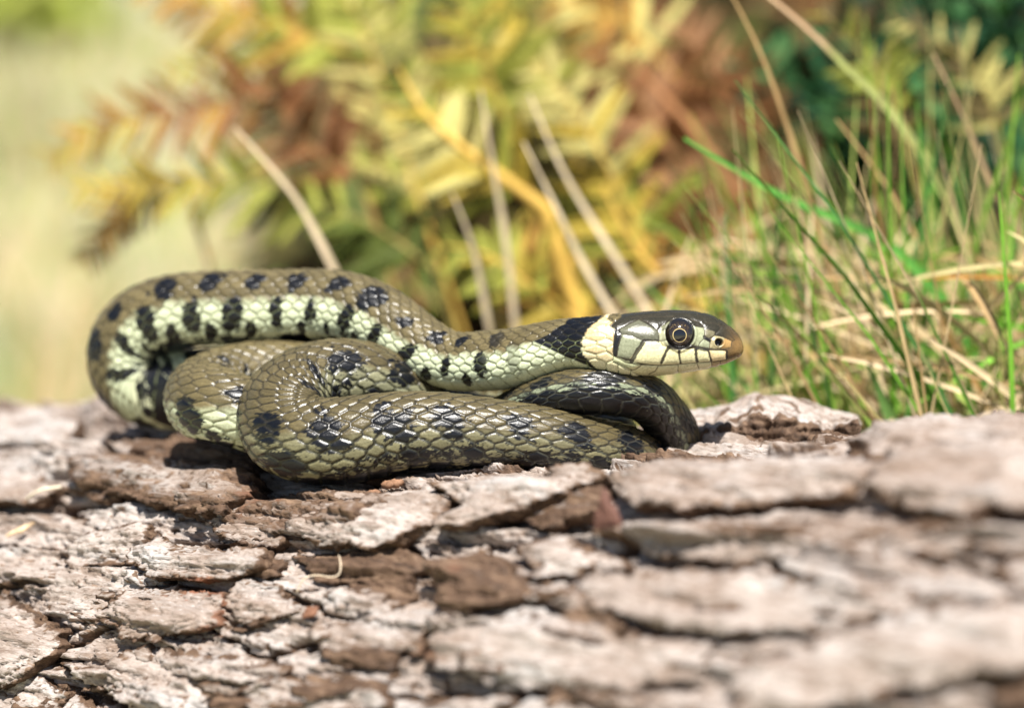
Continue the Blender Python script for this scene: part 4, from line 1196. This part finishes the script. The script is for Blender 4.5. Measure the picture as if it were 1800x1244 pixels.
FRONDS = [
    ('rusty frond with a yellow tip reaching out over the meadow', [(640, 190), (480, 170), (330, 195), (190, 220), (80, 275)], 190, ['rust', 'rust', 'ochre', 'yellow'], 115, 'brown'),
    ('yellow green frond held level below the rusty one', [(640, 345), (500, 325), (380, 318), (260, 325), (130, 332)], 180, ['green', 'lime', 'yellow', 'yellow'], 105, 'olive'),
    ('small brown frond tip drooping beneath the level yellow green frond', [(320, 310), (240, 345), (190, 395), (150, 460)], 185, ['dull', 'ochre', 'dull'], 60, 'brown'),
    ('orange yellow frond along the top edge, over the meadow', [(640, 110), (540, 60), (430, 25), (340, 0), (260, -25)], 200, ['lime', 'yellow', 'ochre', 'ochre'], 130, 'yellow'),
    ('lime frond hanging short between orange and rusty fronds', [(560, 70), (480, 85), (400, 105), (290, 130)], 200, ['lime', 'lime', 'yellow'], 80, 'olive'),
    ('dead brown frond folded in the middle of the bracken', [(640, 330), (560, 270), (500, 200), (470, 120)], 185, ['rust', 'dull', 'rust'], 130, 'brown'),
    ('pale green frond with broad leaflets rising steeply', [(760, 420), (720, 300), (690, 200), (640, 60), (600, -20)], 195, ['lime', 'pale', 'pale', 'lime'], 150, 'yellow'),
    ('yellow frond with clearly ranked level leaflets behind the straws', [(1160, 470), (1110, 380), (1060, 280), (1000, 180), (950, 120)], 150, ['lime', 'yellow', 'pale', 'pale'], 150, 'yellow'),
    ('frond with a thick yellow stalk slanting behind the snake neck', [(960, 368), (880, 310), (800, 250), (740, 190), (700, 120)], 140, ['yellow', 'pale', 'lime'], 120, 'yellow'),
    ('yellow frond nodding at the top edge above the straws', [(900, 230), (860, 140), (830, 60), (800, -30)], 190, ['lime', 'yellow', 'lime'], 150, 'yellow'),
    ('pale yellow frond spreading wide at the top', [(1000, 230), (960, 140), (900, 70), (820, 20)], 210, ['pale', 'yellow', 'yellow'], 150, 'yellow'),
    ('deep green frond low behind the highest coil', [(760, 470), (690, 420), (620, 380), (540, 350)], 150, ['green', 'green', 'lime'], 120, 'olive'),
    ('lime frond low behind the dip of the neck', [(1010, 560), (930, 500), (860, 450), (770, 430)], 130, ['yellow', 'lime', 'lime'], 110, 'yellow'),
    ('ochre frond leaning low behind the snake nape', [(1060, 560), (1000, 520), (940, 470), (900, 400)], 150, ['yellow', 'ochre', 'yellow'], 100, 'yellow'),
    ('rust frond curling at the top above the snake head', [(1240, 360), (1180, 260), (1120, 170), (1060, 80)], 190, ['rust', 'pink', 'rust'], 150, 'brown'),
    ('withered rust frond hanging beside the orange broken stem', [(1300, 330), (1290, 230), (1250, 130), (1200, 40)], 200, ['rust', 'rust', 'pink'], 150, 'brown'),
    ('withered red brown frond beside the long tan stalk', [(1380, 420), (1340, 320), (1330, 200), (1300, 90)], 180, ['rust', 'dull', 'rust'], 130, 'brown'),
    ('brown frond low down behind the snake snout', [(1280, 520), (1230, 450), (1200, 380), (1210, 300)], 150, ['ochre', 'rust', 'dull'], 100, 'brown'),
    ('yellow frond stalk running down behind the snake head', [(1340, 640), (1270, 580), (1190, 510), (1120, 440), (1060, 330)], 120, ['ochre', 'yellow', 'yellow'], 60, 'yellow'),
    ('green frond at the top beyond the pale spreading one', [(760, 130), (700, 60), (620, 20), (520, -20)], 230, ['green', 'lime', 'lime'], 140, 'olive'),
    ('dull olive frond deep in the bracken behind the upright straw', [(900, 420), (850, 330), (800, 240), (760, 120)], 230, ['dull', 'green', 'dull'], 150, 'olive'),
    ('dull brown frond deep behind the ranked yellow one', [(1180, 420), (1110, 280), (1080, 140), (1030, 10)], 240, ['dull', 'rust', 'dull'], 150, 'brown'),
    ('shaded olive frond low behind the highest coil and pale stalk', [(800, 560), (720, 500), (640, 470), (560, 440)], 200, ['green', 'dull', 'dull'], 120, 'olive'),
    ('tan frond bending down at the top near the tan stalk', [(1180, 130), (1120, 60), (1040, 20), (960, -10)], 210, ['pale', 'ochre', 'pale'], 140, 'yellow'),
    ('straw coloured frond hanging before the dark shrub', [(1600, 280), (1570, 180), (1510, 90), (1440, 20)], 135, ['dull', 'lime', 'dull'], 85, 'olive'),
    ('pale frond drooping at the dark shrub edge', [(1760, 260), (1730, 160), (1660, 80), (1560, 30)], 135, ['dull', 'pale', 'dull'], 75, 'olive'),
]
for i, F_ in enumerate(FRONDS):
    sw = 26 if 'thick yellow stalk' in F_[0] or 'stalk running down' in F_[0] else 9
    left = i in (0, 1, 2, 3)
    frond(*F_[:6], sw=sw, n=26 if left else 18)

# deeper fronds that close the thicket, shade put into their darker colours
def deep_fronds():
    r = np.random.default_rng(5)
    for k in range(24):
        x0 = r.uniform(600, 1560); top = r.uniform(-60, 260)
        pl = [(x0 + r.uniform(0, 80), top + 330), (x0 + r.uniform(-20, 40), top + 200), (x0 - r.uniform(0, 60), top + 90), (x0 - r.uniform(30, 140), top)]
        frond(['half hidden dull olive bracken frond deep in the thicket', 'half hidden rusty bracken frond deep in the thicket', 'half hidden green bracken frond deep in the thicket'][k % 3], pl, r.uniform(290, 400), [['dull', 'green', 'dull'], ['rust', 'dull', 'rust'], ['green', 'green', 'lime']][k % 3], 190, ['olive', 'brown'][k % 2], group=['half hidden olive fronds deep in the thicket', 'half hidden rusty fronds deep in the thicket', 'half hidden green fronds deep in the thicket'][k % 3])
deep_fronds()

def undergrowth():
    r = np.random.default_rng(91); b = Blades()
    cols = [(.022, .026, .008), (.04, .024, .01), (.03, .035, .01), (.06, .03, .014), (.015, .024, .012), (.05, .045, .014)]  # leaf tones lowered: the thicket's inner shade is put into the colour
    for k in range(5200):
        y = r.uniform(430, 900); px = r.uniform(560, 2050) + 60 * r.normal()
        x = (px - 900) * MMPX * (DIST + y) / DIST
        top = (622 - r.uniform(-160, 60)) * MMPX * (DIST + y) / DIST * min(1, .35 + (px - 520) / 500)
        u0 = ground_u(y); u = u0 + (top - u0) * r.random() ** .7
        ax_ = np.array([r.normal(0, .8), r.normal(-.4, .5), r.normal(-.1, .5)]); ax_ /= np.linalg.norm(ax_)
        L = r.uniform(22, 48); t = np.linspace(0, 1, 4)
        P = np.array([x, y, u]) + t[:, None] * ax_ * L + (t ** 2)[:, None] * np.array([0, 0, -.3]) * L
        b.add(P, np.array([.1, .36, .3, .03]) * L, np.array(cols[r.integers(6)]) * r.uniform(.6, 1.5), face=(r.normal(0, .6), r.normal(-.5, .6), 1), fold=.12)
    backing_shade = [(.012, .03, .009), (.018, .04, .01), (.03, .025, .01), (.014, .03, .018)]  # dark backing leaves: shade between the grass blades painted as near-black green
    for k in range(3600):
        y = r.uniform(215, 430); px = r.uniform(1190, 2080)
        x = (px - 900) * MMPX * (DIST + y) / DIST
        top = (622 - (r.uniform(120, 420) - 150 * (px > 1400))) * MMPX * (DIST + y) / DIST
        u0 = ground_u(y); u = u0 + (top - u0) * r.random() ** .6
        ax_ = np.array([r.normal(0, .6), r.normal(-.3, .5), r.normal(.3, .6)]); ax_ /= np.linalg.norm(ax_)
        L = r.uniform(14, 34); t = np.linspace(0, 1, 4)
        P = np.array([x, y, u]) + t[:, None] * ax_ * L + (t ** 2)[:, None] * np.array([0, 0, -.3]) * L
        b.add(P, np.array([.1, .28, .24, .03]) * L, np.array(backing_shade[r.integers(4)]) * r.uniform(.6, 1.5), face=(r.normal(0, .6), r.normal(-.5, .6), 1), fold=.12)
    link('undergrowth', b.mesh('undergrowth', FERNMASS), kind='stuff', label='mass of bracken undergrowth far behind the fronds, coloured dark for thicket shade', cat='undergrowth')
FERNMASS = leafy('undergrowth_shade_leaf', None, .2, .8)
undergrowth()

# ------------------------------------------------------------------ dark leafy shrub behind the grass, and a far bush on the meadow
LEAF = leafy('shrub_leaf', None, .25, .75)
LEAF.node_tree.nodes['Principled BSDF'].inputs['Specular IOR Level'].default_value = .15
def shrub(name, label, centre, size, nleaf, leaf_mm, cols, seed, stems=5):
    r = np.random.default_rng(seed)
    c = np.array(centre, float); base = c.copy(); base[2] = ground_u(c[1])
    root = link(name, None, label=label, cat='shrub'); b0 = W(base); root.location = b0.tolist()
    b = Blades()
    for k in range(nleaf):
        d = r.normal(0, 1, 3); d /= np.linalg.norm(d); rad = r.random() ** .45
        lob = 1 + .35 * math.sin(3 * d[0] + 5 * d[2] + seed)
        p = c + d * np.array(size) * rad * lob
        if W(p)[2] < .01: continue
        ax_ = np.array([r.normal(0, .7), r.normal(-.3, .6), r.normal(.1, .7)]); ax_ /= np.linalg.norm(ax_)
        L = leaf_mm * r.uniform(.6, 1.3); t = np.linspace(0, 1, 5)
        P = p + t[:, None] * ax_ * L + (t ** 2)[:, None] * np.array([0, 0, -.25]) * L
        b.add(P, np.array([.08, .42, .5, .33, .03]) * L, np.array(cols[r.integers(len(cols))]) * r.uniform(.6, 1.25), face=(r.normal(0, .6), r.normal(-.5, .6), 1), fold=.12)
    me = b.mesh('foliage', LEAF)
    o = link('foliage', me, root); o.matrix_parent_inverse = Matrix.Translation(-Vector(b0.tolist()))
    for k in range(stems):
        tip = c + r.normal(0, .5, 3) * np.array(size)
        s0 = base + np.array([r.normal(0, 8), r.normal(0, 8), -4])
        P = cubic(np.array([0, .5, 1.]), np.array([s0, s0 * .4 + tip * .6 + r.normal(0, 6, 3), tip]), np.linspace(0, 1, 9))
        link('stem', tube_mesh('stem', W(P) - b0, np.linspace(.0022, .0008, 9), STEM['brown']), root)
shrub('dark_shrub', 'dark blue green leafy shrub behind the grass tuft', PX(1660, 190, 190), (40, 45, 36), 1000, 9, [(.03, .11, .05), (.025, .09, .05), (.045, .14, .05), (.07, .17, .06)], 3)
shrub('dark_shrub', 'dark green low shrub under the long grass, beyond the tuft', PX(1720, 430, 200), (60, 45, 50), 900, 9, [(.04, .11, .03), (.05, .15, .035), (.09, .17, .05)], 4)
shrub('meadow_bush', 'bright yellow green bush far out on the meadow', PX(50, -40, 2600), (120, 110, 70), 600, 40, [(.42, .50, .10), (.34, .42, .08), (.48, .52, .15)], 9)


# ------------------------------------------------------------------ small loose things lying on the bark
def loose_piece(name, label, cat, px, py, outline, thick, col, lift=2.0, rot=0.0, tip=0.0, seed=1, group=None):
    """a chip: outline in mm in its own plane, real thickness, uneven faces; tip raises it off the bark"""
    a0, c0 = px_to_log(px, py, lift)
    p0 = log_pos(np.array([a0]), np.array([c0]), np.array([lift]))[0]
    psi = c0 / R_LOG; N = math.sin(psi) * VX + math.cos(psi) * UX; D = math.cos(psi) * VX - math.sin(psi) * UX
    e1 = AX * math.cos(rot) + D * math.sin(rot); e2 = -AX * math.sin(rot) + D * math.cos(rot)
    e2t = e2 * math.cos(tip) + N * math.sin(tip); e3 = N * math.cos(tip) - e2 * math.sin(tip)
    r = np.random.default_rng(seed); ol = np.array(outline, float)
    t = np.linspace(0, len(ol), len(ol) * 5, endpoint=False); k0 = np.floor(t).astype(int); fr = (t - k0)[:, None]
    rim = ol[k0 % len(ol)] * (1 - fr) + ol[(k0 + 1) % len(ol)] * fr
    rim = rim + r.normal(0, .05, rim.shape) * np.abs(ol).max() * .5
    cen = rim.mean(0); rings = []
    for f, z in ((0.0, .55), (.55, .5), (.92, .36), (1.0, 0.0), (.92, -.4), (.5, -.5), (0.0, -.5)):
        q = cen + (rim - cen) * f
        zz = z * thick + .12 * thick * r.normal(0, 1, len(rim)) * (f > 0)
        rings.append(p0 + q[:, :1] * e1 + q[:, 1:] * e2t + zz[:, None] * e3)
    P = np.array(rings); n, m = P.shape[:2]
    me = mesh_np(name, P.reshape(-1, 3), grid_faces(n, m, True), plain(name + '_stuff', col, .7, .3))
    return link(name, me, label=label, cat=cat, group=group)
loose_piece('bark_chip', 'dark red brown triangular bark chip standing on end below the big pale plate', 'bark chip', 1070, 945, [(-3.2, 0), (2.6, 0), (3.4, 2.0), (1.0, 8.6), (-1.2, 5.0)], 1.6, (.13, .062, .045), 1.0, .15, 1.15, 5)
loose_piece('wood_splinter', 'pale pointed wood splinter lying on the rusty bark', 'splinter', 36, 930, [(-3.6, 0), (0, -.9), (3.4, -.1), (0, .8)], .7, (.72, .52, .32), 2.2, .75, .1, 6)
loose_piece('bark_crumb', 'small brown bark crumb in the shadow under the front coil', 'bark crumb', 690, 850, [(-2.4, -.2), (-.8, -.9), (1.6, -.7), (2.4, .3), (.4, .9), (-1.6, .7)], 1.2, (.26, .14, .08), 2.0, .25, .1, 7)
loose_piece('bark_crumb', 'flat brown bark crumb beside the pale plate edge', 'bark crumb', 655, 866, [(-1.9, -.2), (0, -.6), (1.6, -.3), (1.8, .4), (-.6, .7)], .8, (.24, .13, .075), 2.2, .1, .1, 8)
loose_piece('bark_chip', 'tiny red brown bark chip lying flat on the lower bark', 'bark chip', 545, 1075, [(-1.6, -.9), (1.2, -1.1), (1.8, .5), (-.6, 1.2)], .7, (.20, .095, .055), 2.4, .4, .25, 9)

def strand(name, label, cat, pts, lift, rad, col):
    P = []
    for i, (x, y) in enumerate(pts):
        a0, c0 = px_to_log(x, y, lift); P.append(log_pos(np.array([a0]), np.array([c0]), np.array([lift + 1.2 * math.sin(i * 1.7) ** 2]))[0])
    P = np.array(P); t = np.linspace(0, 1, len(P)); P = cubic(t, P, np.linspace(0, 1, 40))
    link(name, tube_mesh(name, W(P), rad * .001, plain(name + '_stuff', col, .6, .3), 6), label=label, cat=cat)
strand('root_fibre', 'thin pale root fibre looping over the broken brown bark', 'root fibre', [(522, 1040), (545, 1022), (568, 1012), (578, 1020), (596, 1012), (602, 992), (598, 980)], 2.6, .14, (.62, .50, .36))
strand('dry_needle', 'bleached dry needle lying across the bark beside the ridge', 'needle', [(48, 876), (75, 870), (108, 856)], 2.8, .32, (.70, .60, .45))
